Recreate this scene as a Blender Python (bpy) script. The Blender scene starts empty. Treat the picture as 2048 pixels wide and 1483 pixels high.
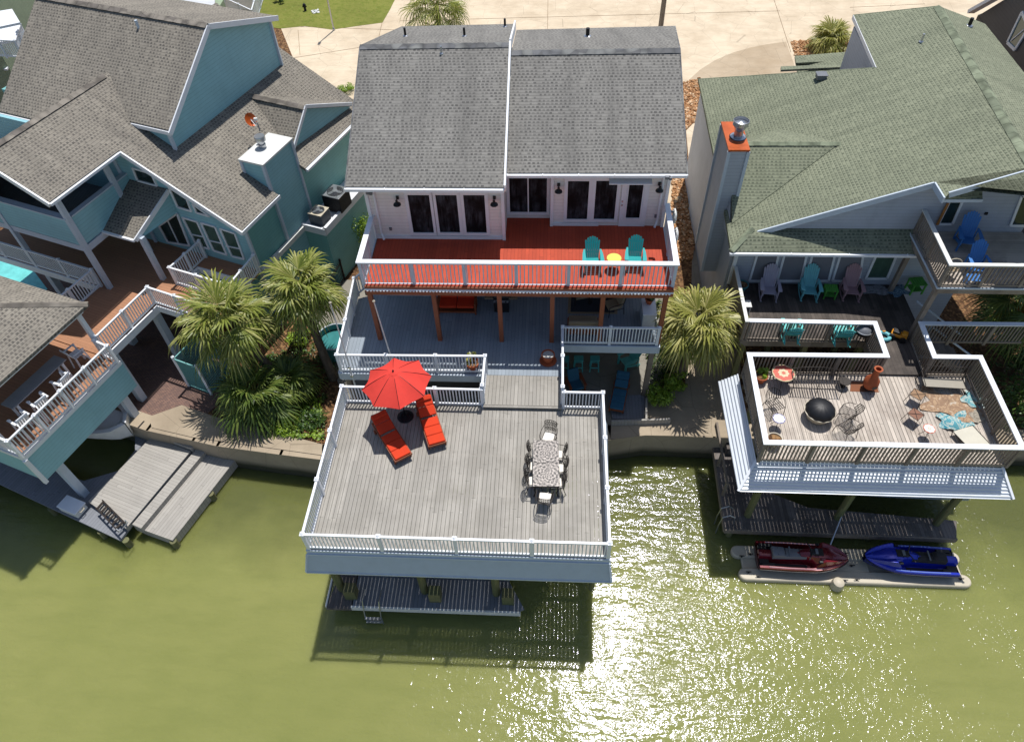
import bpy, bmesh, math, random
from mathutils import Vector, Matrix
random.seed(7)
S = bpy.context.scene
COL = S.collection
R = math.radians
# ---------------------------------------------------------------- camera
FPX, PIT, ROLL, YAW, HC = 1420.4, R(49.31), R(-2.38), R(4.5), 26.0
_cp, _sp = math.cos(PIT), math.sin(PIT)
_fw, _up, _rt = Vector((0, _cp, -_sp)), Vector((0, _sp, _cp)), Vector((1, 0, 0))
_r2 = _rt * math.cos(ROLL) + _up * math.sin(ROLL)
_u2 = -_rt * math.sin(ROLL) + _up * math.cos(ROLL)
_RZ = Matrix.Rotation(YAW, 3, 'Z')
_fw, _r2, _u2 = _RZ @ _fw, _RZ @ _r2, _RZ @ _u2
CAMP = Vector((0, 0, HC))
cam = bpy.data.cameras.new('camera')
co = bpy.data.objects.new('camera', cam); COL.objects.link(co)
cam.sensor_width = 36; cam.lens = FPX / 2048 * 36; cam.clip_end = 3000; cam.clip_start = 0.1
co.matrix_world = Matrix(((_r2.x, _u2.x, -_fw.x, 0), (_r2.y, _u2.y, -_fw.y, 0), (_r2.z, _u2.z, -_fw.z, HC), (0, 0, 0, 1)))
S.camera = co
def ray(x, y):
    return _fw * FPX + _r2 * (x - 1024) - _u2 * (y - 741.5)
def at(x, y, z):                         # survey point -> world point at a known height
    d = ray(x, y); return CAMP + d * ((z - HC) / d.z)
class Plane:
    def __init__(s, a, b, c):
        s.p = a; s.n = (b - a).cross(c - a).normalized()
    def on(s, x, y):
        d = ray(x, y); return CAMP + d * ((s.p - CAMP).dot(s.n) / d.dot(s.n))
    def z(s, x, y):
        return s.p.z - (s.n.x * (x - s.p.x) + s.n.y * (y - s.p.y)) / s.n.z
def wallp(a, b):                         # vertical plane through two points
    return Plane(a, b, Vector((a.x, a.y, a.z + 1)))
# ---------------------------------------------------------------- light
SUN_EL, SUN_AZ = R(70.5), R(18)            # azimuth from +Y towards +X
W = bpy.data.worlds.new('World'); S.world = W; W.use_nodes = True
nt = W.node_tree; nt.nodes.clear()
sky = nt.nodes.new('ShaderNodeTexSky'); sky.sky_type = 'NISHITA'; sky.sun_disc = False
sky.sun_elevation = SUN_EL; sky.sun_rotation = SUN_AZ
bg = nt.nodes.new('ShaderNodeBackground'); bg.inputs[1].default_value = 0.11
wo = nt.nodes.new('ShaderNodeOutputWorld')
nt.links.new(sky.outputs[0], bg.inputs[0]); nt.links.new(bg.outputs[0], wo.inputs[0])
sl = bpy.data.lights.new('sun', 'SUN'); sl.energy = 5.0; sl.angle = R(0.5); sl.color = (1, 0.965, 0.92)
so = bpy.data.objects.new('sun', sl); COL.objects.link(so)
sd = Vector((math.sin(SUN_AZ) * math.cos(SUN_EL), math.cos(SUN_AZ) * math.cos(SUN_EL), math.sin(SUN_EL)))
so.rotation_euler = sd.to_track_quat('Z', 'Y').to_euler(); so.location = (0, 0, 40)
S.view_settings.view_transform = 'Standard'; S.view_settings.look = 'None'
S.view_settings.exposure = 0.0; S.view_settings.gamma = 1
# ---------------------------------------------------------------- materials
def lin(c):
    if isinstance(c, str): c = [int(c[i:i + 2], 16) / 255 for i in (0, 2, 4)]
    return tuple(x / 12.92 if x <= 0.04045 else ((x + 0.055) / 1.055) ** 2.4 for x in c) + (1,)
class NT:
    def __init__(s, name):
        s.m = bpy.data.materials.new(name); s.m.use_nodes = True
        s.t = s.m.node_tree; s.t.nodes.clear()
        s.out = s.n('ShaderNodeOutputMaterial'); s.b = s.n('ShaderNodeBsdfPrincipled')
        s.l(s.b.outputs[0], s.out.inputs[0])
    def n(s, k): return s.t.nodes.new(k)
    def l(s, a, b): s.t.links.new(a, b)
    def put(s, inp, v):
        if hasattr(v, 'is_output') or isinstance(v, bpy.types.NodeSocket): s.l(v, inp)
        else: inp.default_value = v
    def uv(s):
        if not hasattr(s, '_uv'): s._uv = s.n('ShaderNodeUVMap').outputs[0]
        return s._uv
    def obj(s):
        if not hasattr(s, '_o'): s._o = s.n('ShaderNodeTexCoord').outputs['Object']
        return s._o
    def sep(s, v):
        k = s.n('ShaderNodeSeparateXYZ'); s.put(k.inputs[0], v); return k.outputs
    def comb(s, x, y, z=0.0):
        k = s.n('ShaderNodeCombineXYZ')
        for i, v in enumerate((x, y, z)): s.put(k.inputs[i], v)
        return k.outputs[0]
    def M(s, op, a, b=0.0, c=None):
        k = s.n('ShaderNodeMath'); k.operation = op
        s.put(k.inputs[0], a); s.put(k.inputs[1], b)
        if c is not None: s.put(k.inputs[2], c)
        return k.outputs[0]
    def vmul(s, v, f):
        k = s.n('ShaderNodeVectorMath'); k.operation = 'MULTIPLY'; s.put(k.inputs[0], v); k.inputs[1].default_value = f
        return k.outputs[0]
    def noise(s, v, sc, det=3, rough=.55, dist=0):
        k = s.n('ShaderNodeTexNoise'); s.put(k.inputs['Vector'], v); k.inputs['Scale'].default_value = sc
        k.inputs['Detail'].default_value = det; k.inputs['Roughness'].default_value = rough; k.inputs['Distortion'].default_value = dist
        return k.outputs[0]
    def white(s, v):
        k = s.n('ShaderNodeTexWhiteNoise'); s.put(k.inputs[0], v); return k.outputs[0]
    def vor(s, v, sc, feat='F1'):
        k = s.n('ShaderNodeTexVoronoi'); k.feature = feat; s.put(k.inputs['Vector'], v); k.inputs['Scale'].default_value = sc
        return k.outputs
    def ramp(s, f, stops, interp='LINEAR'):
        k = s.n('ShaderNodeValToRGB'); s.put(k.inputs[0], f); e = k.color_ramp; e.interpolation = interp
        while len(e.elements) < len(stops): e.elements.new(0.5)
        for el, (p, c) in zip(e.elements, stops):
            el.position = p; el.color = c if len(c) == 4 else tuple(c) + (1,)
        return k.outputs[0]
    def mix(s, f, a, b, mode='MIX'):
        k = s.n('ShaderNodeMix'); k.data_type = 'RGBA'; k.blend_type = mode
        s.put(k.inputs[0], f); s.put(k.inputs[6], a); s.put(k.inputs[7], b); return k.outputs[2]
    def maprange(s, v, a, b, c, d):
        k = s.n('ShaderNodeMapRange'); s.put(k.inputs[0], v)
        for i, x in enumerate((a, b, c, d)): k.inputs[i + 1].default_value = x
        return k.outputs[0]
    def bump(s, h, st=.3, d=.02):
        k = s.n('ShaderNodeBump'); s.put(k.inputs['Height'], h); k.inputs['Strength'].default_value = st; k.inputs['Distance'].default_value = d
        s.l(k.outputs[0], s.b.inputs['Normal']); return k
    def done(s, col, rough=.6, metal=0.0, spec=.5):
        s.put(s.b.inputs['Base Color'], col); s.put(s.b.inputs['Roughness'], rough)
        s.b.inputs['Metallic'].default_value = metal; s.b.inputs['Specular IOR Level'].default_value = spec
        return s.m
def val(c, f): return tuple(min(1, x * f) for x in c[:3]) + (1,)
def paint(name, c, rough=.5, var=.12, metal=0.0, sc=3.0, spec=.4):
    m = NT(name); c = lin(c) if isinstance(c, str) else c
    n = m.noise(m.obj(), sc, 5, .65)
    col = m.ramp(n, [(.25, val(c, 1 - var)), (.6, c), (.85, val(c, 1 + var * .5))])
    return m.done(col, m.maprange(n, .3, .7, rough * .85, min(1, rough * 1.15)), metal, spec)
def siding(name, c, lap=.16, vertical=False):
    m = NT(name); c = lin(c); o = m.sep(m.uv()); v = o[0] if vertical else o[1]
    f = m.M('FRACT', m.M('DIVIDE', v, lap))
    n = m.noise(m.uv(), 1.1, 6, .7)
    row = m.white(m.comb(m.M('FLOOR', m.M('DIVIDE', v, lap)), 3.0))
    base = m.mix(m.M('MULTIPLY', row, .5), m.ramp(n, [(.3, val(c, .86)), (.6, c), (.8, val(c, 1.06))]), val(c, .93))
    gm = m.noise(m.vmul(m.uv(), (2.2, .25, 1)), 1.0, 5, .7); base = m.mix(m.maprange(gm, .5, .75, 0, .3), base, val(c, .7))
    line = m.M('LESS_THAN', f, .09)
    m.bump(f, .5, .012)
    return m.done(m.mix(m.M('MULTIPLY', line, .45), base, val(c, .45)), .6, 0, .3)
def shingle(name, light, dark, tint):
    m = NT(name); light, dark, tint = lin(light), lin(dark), lin(tint); o = m.sep(m.uv())
    v = m.M('DIVIDE', o[1], .135); row = m.M('FLOOR', v); fv = m.M('FRACT', v)
    off = m.white(m.comb(row, 9.1)); u = m.M('ADD', m.M('DIVIDE', o[0], .165), m.M('MULTIPLY', off, 5.0))
    cell = m.M('FLOOR', u); fu = m.M('FRACT', u)
    r1 = m.white(m.comb(cell, row, 1.0)); r2 = m.white(m.comb(cell, row, 7.0))
    big = m.noise(m.uv(), .35, 5, .6); fine = m.noise(m.uv(), 60, 2)
    dash = m.M('MULTIPLY', m.M('MULTIPLY', m.M('GREATER_THAN', fu, m.M('ADD', .3, m.M('MULTIPLY', r2, .25))), m.M('LESS_THAN', fv, .62)), m.M('GREATER_THAN', r1, .14))
    col = m.mix(m.M('MULTIPLY', r2, .5), light, tint)
    col = m.mix(m.maprange(big, .35, .7, 0, .3), col, val(dark, 1.15))
    col = m.mix(m.maprange(fine, .3, .7, 0, .22), col, val(light, 1.25))
    col = m.mix(m.M('MULTIPLY', dash, m.M('ADD', .25, m.M('MULTIPLY', r1, .55))), col, dark)
    streak = m.noise(m.vmul(m.uv(), (1.4, .12, 1)), 1.0, 4, .6); col = m.mix(m.maprange(streak, .45, .75, 0, .35), col, val(dark, .9))
    low = m.M('LESS_THAN', fv, .1)
    col = m.mix(m.M('MULTIPLY', low, .6), col, val(dark, .45))  # shadow line at each row's lower edge, painted into the colour
    m.bump(m.M('ADD', m.M('SUBTRACT', 1.0, fv), m.M('MULTIPLY', fine, .4)), .4, .02)
    return m.done(col, .93, 0, .2)
def decking(name, c, bw=.14, gap=.05, var=.18, stain=None, rough=.7, axis=0, butt=3.6):
    m = NT(name); c = lin(c); o = m.sep(m.uv()); u, w = (o[0], o[1]) if axis == 0 else (o[1], o[0])
    k = m.M('DIVIDE', u, bw); b = m.M('FLOOR', k); f = m.M('FRACT', k)
    seg = m.M('FLOOR', m.M('ADD', m.M('DIVIDE', w, butt), m.M('MULTIPLY', m.white(m.comb(b, 2.0)), 3.0)))
    r = m.white(m.comb(b, seg, 5.0))
    gr = m.noise(m.comb(m.M('MULTIPLY', u, 14.0), m.M('MULTIPLY', w, .8), b), 1.6, 5, .7)
    blot = m.noise(m.uv(), .7, 5, .65)
    col = m.mix(m.M('ADD', m.M('MULTIPLY', r, .55), m.M('MULTIPLY', gr, .45)), val(c, 1 - var * 1.5), val(c, 1 + var))
    if stain: col = m.mix(m.maprange(blot, .45, .62, 0, .75), col, lin(stain))
    else: col = m.mix(m.maprange(blot, .4, .75, 0, .25), col, val(c, .75))
    ln = m.M('LESS_THAN', f, gap)
    sp = m.vor(m.uv(), 1.9)[0]; spn = m.noise(m.uv(), 22, 3, .7); col = m.mix(m.M('MULTIPLY', m.M('LESS_THAN', m.M('ADD', sp, m.M('MULTIPLY', spn, .12)), .105), .55), col, val(c, 1.7))
    wr = m.noise(m.vmul(m.uv(), (.35, .6, 1)), 1.0, 6, .75); col = m.mix(m.maprange(wr, .5, .68, 0, .3), col, val(c, .62))
    bj = m.M('LESS_THAN', m.M('FRACT', m.M('ADD', m.M('DIVIDE', w, butt), m.M('MULTIPLY', m.white(m.comb(b, 2.0)), 3.0))), .004); col = m.mix(m.M('MULTIPLY', bj, .7), col, val(c, .3))
    if gap > 0: col = m.mix(m.M('MULTIPLY', ln, .8), col, val(c, .2))
    m.bump(m.M('SUBTRACT', gr, ln), .3, .01)
    return m.done(col, rough, 0, .3)
def speckle(name, cols, sc, rough=.9, big=.4, bumpd=.03, vorn=True):
    m = NT(name); cs = [lin(c) for c in cols]
    if vorn:
        v = m.vor(m.obj(), sc); r = m.sep(v[1])[0]
        col = m.ramp(r, [(i / len(cs), c) for i, c in enumerate(cs)], 'CONSTANT'); h = v[0]
        col = m.mix(m.maprange(v[0], .35, .8, 0, .7), col, val(cs[0], .3))
    else:
        r = m.noise(m.obj(), sc, 6, .7); h = r
        col = m.ramp(r, [(.25 + .5 * i / (len(cs) - 1), c) for i, c in enumerate(cs)])
    n = m.noise(m.obj(), big, 5, .6)
    col = m.mix(m.maprange(n, .4, .7, 0, .4), col, val(cs[0], .75))
    m.bump(h, .5, bumpd)
    return m.done(col, rough, 0, .2)
def concrete(name, c, joint=0, stain='8a7355', tide=False):
    m = NT(name); c = lin(c); n = m.noise(m.obj(), .35, 7, .65); n2 = m.noise(m.obj(), 9, 4, .7)
    k = m.noise(m.vmul(m.obj(), (.5, 2.2, 1)), 1.2, 6, .7)
    col = m.mix(m.maprange(n, .4, .72, 0, .55), c, lin(stain)); col = m.mix(m.maprange(k, .45, .75, 0, .35), col, val(c, .62))
    col = m.mix(m.maprange(n2, .3, .7, 0, .22), col, val(c, .7))
    ty = m.noise(m.vmul(m.obj(), (.12, 2.6, 1)), 1.0, 3, .5); col = m.mix(m.maprange(ty, .55, .7, 0, .25), col, val(c, .7))
    cr = m.vor(m.obj(), .55, 'DISTANCE_TO_EDGE')[0]; col = m.mix(m.M('MULTIPLY', m.M('LESS_THAN', m.M('ADD', cr, m.M('MULTIPLY', n2, .012)), .012), .45), col, val(c, .4))
    if tide: col = m.mix(m.maprange(m.M('ADD', m.sep(m.obj())[2], m.M('MULTIPLY', n, .5)), .55, .95, .9, 0), col, lin('2f3322'))
    m.bump(n2, .15, .01)
    return m.done(col, .9, 0, .2)
def glassy(name, c, mesh=True):
    m = NT(name); c = lin(c)
    ri = m.n('ShaderNodeObjectInfo').outputs['Random']; va = m.n('ShaderNodeVectorMath'); m.l(m.uv(), va.inputs[0]); m.l(m.comb(m.M('MULTIPLY', ri, 37.0), m.M('MULTIPLY', ri, 11.0)), va.inputs[1]); uvr = va.outputs[0]
    n = m.noise(m.vmul(uvr, (5, .8, 1)), 1.0, 5, .7); b = m.noise(uvr, 1.6, 3)
    col = m.mix(m.M('MULTIPLY', m.maprange(n, .42, .7, 0, 1), m.maprange(b, .35, .65, 0, 1)), c, val(lin('6c727c'), .5) if mesh else val(c, 1.6))
    return m.done(col, .5 if mesh else .08, 0, .1 if mesh else .5)
def leafmat(name, a, b, c):
    m = NT(name); oi = m.n('ShaderNodeNewGeometry').outputs['Random Per Island']
    n = m.noise(m.obj(), 1.7, 3)
    col = m.ramp(m.M('ADD', m.M('MULTIPLY', oi, .6), m.M('MULTIPLY', n, .4)), [(.15, lin(a)), (.5, lin(b)), (.85, lin(c))])
    m.b.inputs['Subsurface Weight'].default_value = 0
    tr = m.n('ShaderNodeBsdfTranslucent'); m.l(col, tr.inputs[0])
    mx = m.n('ShaderNodeMixShader'); mx.inputs[0].default_value = .36
    m.l(m.b.outputs[0], mx.inputs[1]); m.l(tr.outputs[0], mx.inputs[2]); m.l(mx.outputs[0], m.out.inputs[0])
    return m.done(col, .42, 0, .5)
M = {}
M['white'] = paint('white paint', 'dfe2e6', .45, .07)
M['offwhite'] = paint('aged white paint', 'd2d3cf', .55, .14)
M['palebl'] = paint('pale blue grey paint', 'b9c4cf', .55, .08)
M['wsid'] = siding('white lap siding', 'e9e6e1')
M['gsid'] = siding('grey blue lap siding', 'a9b0bb')
M['tsid'] = siding('teal lap siding', '8fbfc8')
M['tsid2'] = siding('deep teal lap siding', '77b0af')
M['dksid'] = siding('charcoal lap siding', '4a4b50')
M['gnsid'] = siding('sage lap siding', '8fa086')
M['shg'] = shingle('grey shingles', '878580', '484746', '777570')
M['shb'] = shingle('brown grey shingles', '8e887d', '454341', '7b756b')
M['shn'] = shingle('green shingles', '858974', '4c5245', '747965')
M['shcap'] = speckle('shingle ridge cap', ['77787a', '868784', '6a6a6a'], 2.5, .95, .5, .01)
M['shcapb'] = speckle('brown shingle ridge cap', ['837d74', '8f887e', '736d67'], 2.5, .95, .5, .01)
M['shcapn'] = speckle('green shingle ridge cap', ['828a74', '8c947d', '757c69'], 2.5, .95, .5, .01)
M['gdeck'] = decking('grey deck boards', '9b978f', .1415, 0, .17, '87837b')
M['gdeck2'] = decking('painted blue grey deck boards', '8d97a0', .14, .06, .12)
M['rdeck'] = decking('red stained deck boards', 'b3482e', .14, .05, .16, 'a2402b')
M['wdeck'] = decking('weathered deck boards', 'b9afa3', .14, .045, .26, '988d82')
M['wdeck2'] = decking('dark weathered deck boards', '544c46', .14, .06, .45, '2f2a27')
M['bdeck'] = decking('brown composite boards', 'a5785b', .14, .05, .10, axis=1)
M['ddock'] = decking('grey dock boards', '7c7f85', .14, .06, .12)
M['ldock'] = decking('light grey dock boards', 'a09c95', .14, .06, .1, axis=0)
M['olddock'] = decking('old dock boards', '716a66', .14, .06, .35, '4c4643')
M['woodrail'] = decking('weathered rail wood', '8a7f73', .5, 0, .25, '6e645a')
M['pole'] = decking('treated piling wood', '6f6d4c', .6, 0, .3, '56603f')
M['brown'] = paint('brown stained post', '8f5236', .6, .2)
M['conc'] = concrete('sun bleached concrete', 'd3c3aa')
M['conc2'] = concrete('old seawall concrete', 'a99b86', stain='6f6151', tide=True)
M['patio'] = concrete('patio concrete', '8e8a80', stain='6b6459')
def paver():
    m = NT('brown pavers'); k = m.n('ShaderNodeTexBrick'); m.l(m.obj(), k.inputs[0]); k.inputs['Scale'].default_value = 4
    k.inputs['Color1'].default_value = lin('8d6f62'); k.inputs['Color2'].default_value = lin('6f5a55'); k.inputs['Mortar'].default_value = lin('4a403c'); k.inputs['Mortar Size'].default_value = .03
    n = m.noise(m.obj(), 1.2, 5, .7)
    return m.done(m.mix(m.maprange(n, .35, .7, 0, .5), k.outputs[0], lin('5c4a44')), .85, 0, .2)
M['paver'] = paver()
M['mulch'] = speckle('mulch and soil', ['6a4e37', '7d5c40', '523d2b', '93734f'], 9, .95, .5)
M['rock'] = speckle('river rock bed', ['b3865c', 'd0a57a', '9a6c48', 'c4966c', 'd8bd9c', 'a67c56'], 7, .85, .4, .05)
M['grass'] = speckle('lawn grass', ['5a6326', '6a722e', '7b7c3c', '4f5822'], 3, .95, .35, .02, False)
M['glassc'] = glassy('screened window glass', '0f1114')
M['glass'] = glassy('window glass', '22302f', False)
M['glassg'] = glassy('green reflecting glass', '41574c', False)
M['metal'] = paint('galvanised metal', 'b9bcc0', .3, .12, .85)
M['dmetal'] = paint('black metal', '1d1d20', .45, .2, .3)
M['iron'] = paint('wrought iron', '2b2420', .55, .25, .2)
M['copper'] = paint('rusty orange sheet', 'b9561f', .45, .3, .2, 2)
M['black'] = paint('black plastic', '1a1b1e', .5, .2)
M['grey'] = paint('grey plastic', '6c6f74', .5, .12)
M['cream'] = paint('cream plastic', 'b7ae9a', .5, .12)
M['redfab'] = paint('red canvas', 'd4453c', .85, .1, 0, 5, .1)
M['redcush'] = paint('orange red cushion', 'c94127', .85, .1, 0, 5, .1)
M['teak'] = paint('reddish teak', '8a4a2c', .6, .2, 0, 8)
M['teal'] = paint('teal plastic', '1f9a9a', .5, .08)
M['teall'] = paint('faded aqua paint', '6fb7bd', .6, .12)
M['aqua'] = paint('aqua plastic', '5fc0bd', .5, .1)
M['pink'] = paint('dusty pink paint', 'a78489', .6, .12)
M['lilac'] = paint('lilac grey paint', 'aaa3b2', .6, .12)
M['greenp'] = paint('bright green paint', '4f9a3c', .6, .12)
M['blue'] = paint('blue paint', '3a76b8', .5, .1)
M['lime'] = paint('lime yellow paint', 'c9c85a', .55, .08)
M['terra'] = paint('terracotta', 'a4532f', .75, .2, 0, 6)
M['tan'] = paint('tan cushion', '9b8a70', .9, .12)
M['navy'] = paint('blue cushion', '2e6079', .9, .12)
M['white cushion'] = paint('white cushion', 'e6e1d6', .9, .06)
M['brush'] = paint('beige brick', 'b09a84', .9, .2)
M['teald'] = paint('stock tank teal', '4f8f90', .5, .12)
M['trunk'] = decking('palm trunk bark', '6e6152', .07, .12, .3, '4f463b', axis=1)
M['frond'] = leafmat('palm frond', '5a6a26', '8b9542', 'c2bd78')
M['dead'] = leafmat('dead palm frond', '6b5438', '8a7048', 'a88f62')
M['frondy'] = leafmat('palm frond yellow', '747b33', 'a1a151', 'cfc686')
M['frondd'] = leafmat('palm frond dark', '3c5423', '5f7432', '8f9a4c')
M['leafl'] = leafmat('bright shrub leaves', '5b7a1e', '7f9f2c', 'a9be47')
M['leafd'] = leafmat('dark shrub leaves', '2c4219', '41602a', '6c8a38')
M['water pool'] = paint('turquoise pool water', '6fc7c4', .1, .3, 0, 2)
# ---------------------------------------------------------------- mesh builder
Z = Vector((0, 0, 1))
def V(*a): return Vector(a if len(a) > 1 else a[0])
class MB:
    def __init__(s, mt=None): s.v = []; s.f = []; s.mt = mt or Matrix()
    def add(s, vs, fs):
        k = len(s.v); s.v += [s.mt @ Vector(p) for p in vs]; s.f += [[k + i for i in f] for f in fs]; return s
    def poly(s, pts): return s.add(pts, [list(range(len(pts)))])
    def box(s, c, d, rz=0, m=None):
        x, y, z = d[0] / 2, d[1] / 2, d[2] / 2
        q = m or Matrix.Rotation(rz, 4, 'Z')
        vs = [Vector(c) + q @ Vector((a * x, b * y, e * z)) for a in (-1, 1) for b in (-1, 1) for e in (-1, 1)]
        return s.add(vs, [(0, 1, 3, 2), (4, 6, 7, 5), (0, 4, 5, 1), (2, 3, 7, 6), (0, 2, 6, 4), (1, 5, 7, 3)])
    def beam(s, p, q, w, h, up=Z):
        p, q = Vector(p), Vector(q); d = q - p
        if d.length < 1e-5: return s
        t = d.normalized(); sd_ = t.cross(up)
        if sd_.length < 1e-4: sd_ = t.cross(Vector((0, 1, 0)))
        sd_.normalize(); u = sd_.cross(t).normalized()
        vs = [e + sd_ * a * w / 2 + u * b * h / 2 for e in (p, q) for a in (-1, 1) for b in (-1, 1)]
        return s.add(vs, [(0, 1, 3, 2), (4, 6, 7, 5), (0, 4, 5, 1), (2, 3, 7, 6), (0, 2, 6, 4), (1, 5, 7, 3)])
    def tube(s, pts, r, n=8, closed=False):
        pts = [Vector(p) for p in pts]; rs = r if isinstance(r, (list, tuple)) else [r] * len(pts)
        vs = []; fs = []; m = len(pts); ref = None
        for i, p in enumerate(pts):
            a = pts[(i - 1) % m] if closed or i else p; b = pts[(i + 1) % m] if closed or i < m - 1 else p
            t = (b - a).normalized()
            if ref is None: ref = Vector((1, 0, 0)) if abs(t.x) < .8 else Vector((0, 1, 0))
            x = (ref - t * ref.dot(t)).normalized(); ref = x; y = t.cross(x)
            for k in range(n):
                an = 2 * math.pi * k / n; vs.append(p + (x * math.cos(an) + y * math.sin(an)) * rs[i])
        for i in range(m if closed else m - 1):
            j = (i + 1) % m
            for k in range(n): l = (k + 1) % n; fs.append((i * n + k, i * n + l, j * n + l, j * n + k))
        if not closed: fs.append(tuple(range(n - 1, -1, -1))); fs.append(tuple((m - 1) * n + k for k in range(n)))
        return s.add(vs, fs)
    def lathe(s, c, prof, n=24, sx=1, sy=1, cap=True):
        c = Vector(c); vs = []; fs = []
        for r, z in prof:
            for k in range(n):
                a = 2 * math.pi * k / n; vs.append(c + Vector((r * math.cos(a) * sx, r * math.sin(a) * sy, z)))
        for i in range(len(prof) - 1):
            for k in range(n): l = (k + 1) % n; fs.append((i * n + k, i * n + l, (i + 1) * n + l, (i + 1) * n + k))
        if cap: fs.append(tuple(range(n - 1, -1, -1))); fs.append(tuple((len(prof) - 1) * n + k for k in range(n)))
        return s.add(vs, fs)
    def prism(s, pts, z0, z1):
        n = len(pts); a = [Vector((p[0], p[1], z1)) for p in pts]; b = [Vector((p[0], p[1], z0)) for p in pts]
        return s.add(a + b, [tuple(range(n)), tuple(range(2 * n - 1, n - 1, -1))] + [(i, n + i, n + (i + 1) % n, (i + 1) % n) for i in range(n)])
    def slab(s, pts, th):
        n = len(pts); a = [Vector(p) for p in pts]; b = [p - Z * th for p in a]
        return s.add(a + b, [tuple(range(n)), tuple(range(2 * n - 1, n - 1, -1))] + [(i, n + i, n + (i + 1) % n, (i + 1) % n) for i in range(n)])
    def grid(s, P):                      # rows of points
        r, c = len(P), len(P[0]); return s.add([p for q in P for p in q], [(i * c + j, i * c + j + 1, (i + 1) * c + j + 1, (i + 1) * c + j) for i in range(r - 1) for j in range(c - 1)])
    def build(s, name, mat, parent=None, grain=0.0, smooth=False, bevel=0, fix=True, extra=None):
        w = WL.get(parent, Vector((0, 0, 0))) if parent else Vector((0, 0, 0))
        me = bpy.data.meshes.new(name); me.from_pydata([tuple(p - w * 0) for p in s.v], [], s.f)
        if fix:
            b = bmesh.new(); b.from_mesh(me); bmesh.ops.recalc_face_normals(b, faces=b.faces); b.to_mesh(me); b.free()
        me.materials.append(M[mat] if isinstance(mat, str) else mat)
        uvl = me.uv_layers.new(name='UVMap'); g = Vector((math.cos(grain), math.sin(grain), 0))
        data = [0.0] * (len(me.loops) * 2)
        for p in me.polygons:
            nn = p.normal
            if abs(nn.z) > .985: u = g; v = Z.cross(g)
            else:
                u = Z.cross(nn).normalized() if abs(nn.z) < .97 or True else g; v = nn.cross(u)
            for li in p.loop_indices:
                q = me.vertices[me.loops[li].vertex_index].co; data[2 * li] = q.dot(u); data[2 * li + 1] = q.dot(v)
        uvl.data.foreach_set('uv', data)
        if smooth:
            me.polygons.foreach_set('use_smooth', [True] * len(me.polygons))
            try: me.set_sharp_from_angle(angle=R(40))
            except Exception: pass
        o = bpy.data.objects.new(name, me); COL.objects.link(o)
        if parent: o.parent = parent; o.location = -w
        WL[o] = Vector((0, 0, 0))
        if parent: WL[o] = Vector((0, 0, 0))
        if bevel:
            bm_ = o.modifiers.new('bevel', 'BEVEL'); bm_.width = bevel; bm_.segments = 2; bm_.limit_method = 'ANGLE'
        return o
WL = {}
def thing(name, label, cat, loc=(0, 0, 0), group=None):
    o = bpy.data.objects.new(name, None); COL.objects.link(o); o.empty_display_size = .3
    o.location = loc; WL[o] = Vector(loc); tag(o, label, cat, group); return o
def tag(o, label=None, cat=None, group=None, kind=None):
    if label: o['label'] = label
    if cat: o['category'] = cat
    if group: o['group'] = group
    if kind: o['kind'] = kind
    return o
def kids(o): return [c for c in COL.objects if c.parent == o]
def copy_tree(o, parent=None):
    c = o.copy(); COL.objects.link(c); c.parent = parent
    for ch in kids(o): copy_tree(ch, c)
    return c
def place(o, p, rz=0, s=1): o.location = p; o.rotation_euler = (0, 0, rz); o.scale = (s, s, s); return o
def clone(o, p, rz, label, s=1):
    c = copy_tree(o); place(c, p, rz, s); c['label'] = label; return c
def part(parent, name, mb, mat, **k): return mb.build(name, mat, parent, **k)

def rail(parent, top, h, mat, caps='white', name='railing', pmax=1.9, pitch=.125, flat=False, cw=.1, ends=(1, 1), closed=False, bal=.038, postw=.11):
    """railing along points given at top height; parts: railing > post..."""
    g = MB(); cap = MB(); posts = []
    n = len(top); segs = [(top[i], top[i + 1]) for i in range(n - 1)]
    for i, p in enumerate(top):
        if (i == 0 and not ends[0]) or (i == n - 1 and not ends[1]): continue
        posts.append(p)
    for a, b in segs:
        a, b = Vector(a), Vector(b); L = (b - a).length; k = max(1, math.ceil(L / pmax)); t = (b - a) / L
        for j in range(1, k): posts.append(a + (b - a) * j / k)
        dz = Vector((0, 0, .02 + .004 * (len(cap.v) // 8 % 2)))
        if flat: cap.beam(a - t * cw / 2 + dz * .5, b + t * cw / 2 + dz * .5, cw, .045)
        else: cap.beam(a + dz * 0 + Vector((0, 0, dz.z - .02)), b + Vector((0, 0, dz.z - .02)), cw * .8, .06)
        lo = Vector((0, 0, h - .09))
        g.beam(a - lo, b - lo, .05, .08)
        if flat: g.beam(a - Vector((0, 0, .06)), b - Vector((0, 0, .06)), .04, .09)
        m = int(L / pitch)
        for j in range(1, m):
            q = a + (b - a) * j / m; g.beam(q - Vector((0, 0, h - .05 - (.12 if flat else 0))), q - Vector((0, 0, .03)), bal, bal, up=Vector((t.x, t.y, 0)))
    r = g.build(name, mat, parent); c = cap.build('cap_rail', caps, r)
    for p in posts:
        p = Vector(p); q = MB(); top_z = -.02 if flat else .05
        q.box((p.x, p.y, p.z - h / 2 + top_z / 2 - .03), (postw, postw, h + top_z + .02))
        if not flat:
            q.box((p.x, p.y, p.z + .045), (postw * 1.35, postw * 1.35, .035)); q.lathe((p.x, p.y, p.z + .062), [(postw * .75, 0), (.005, .06)], 4)
        q.build('post', mat, r)
    return r

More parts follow.
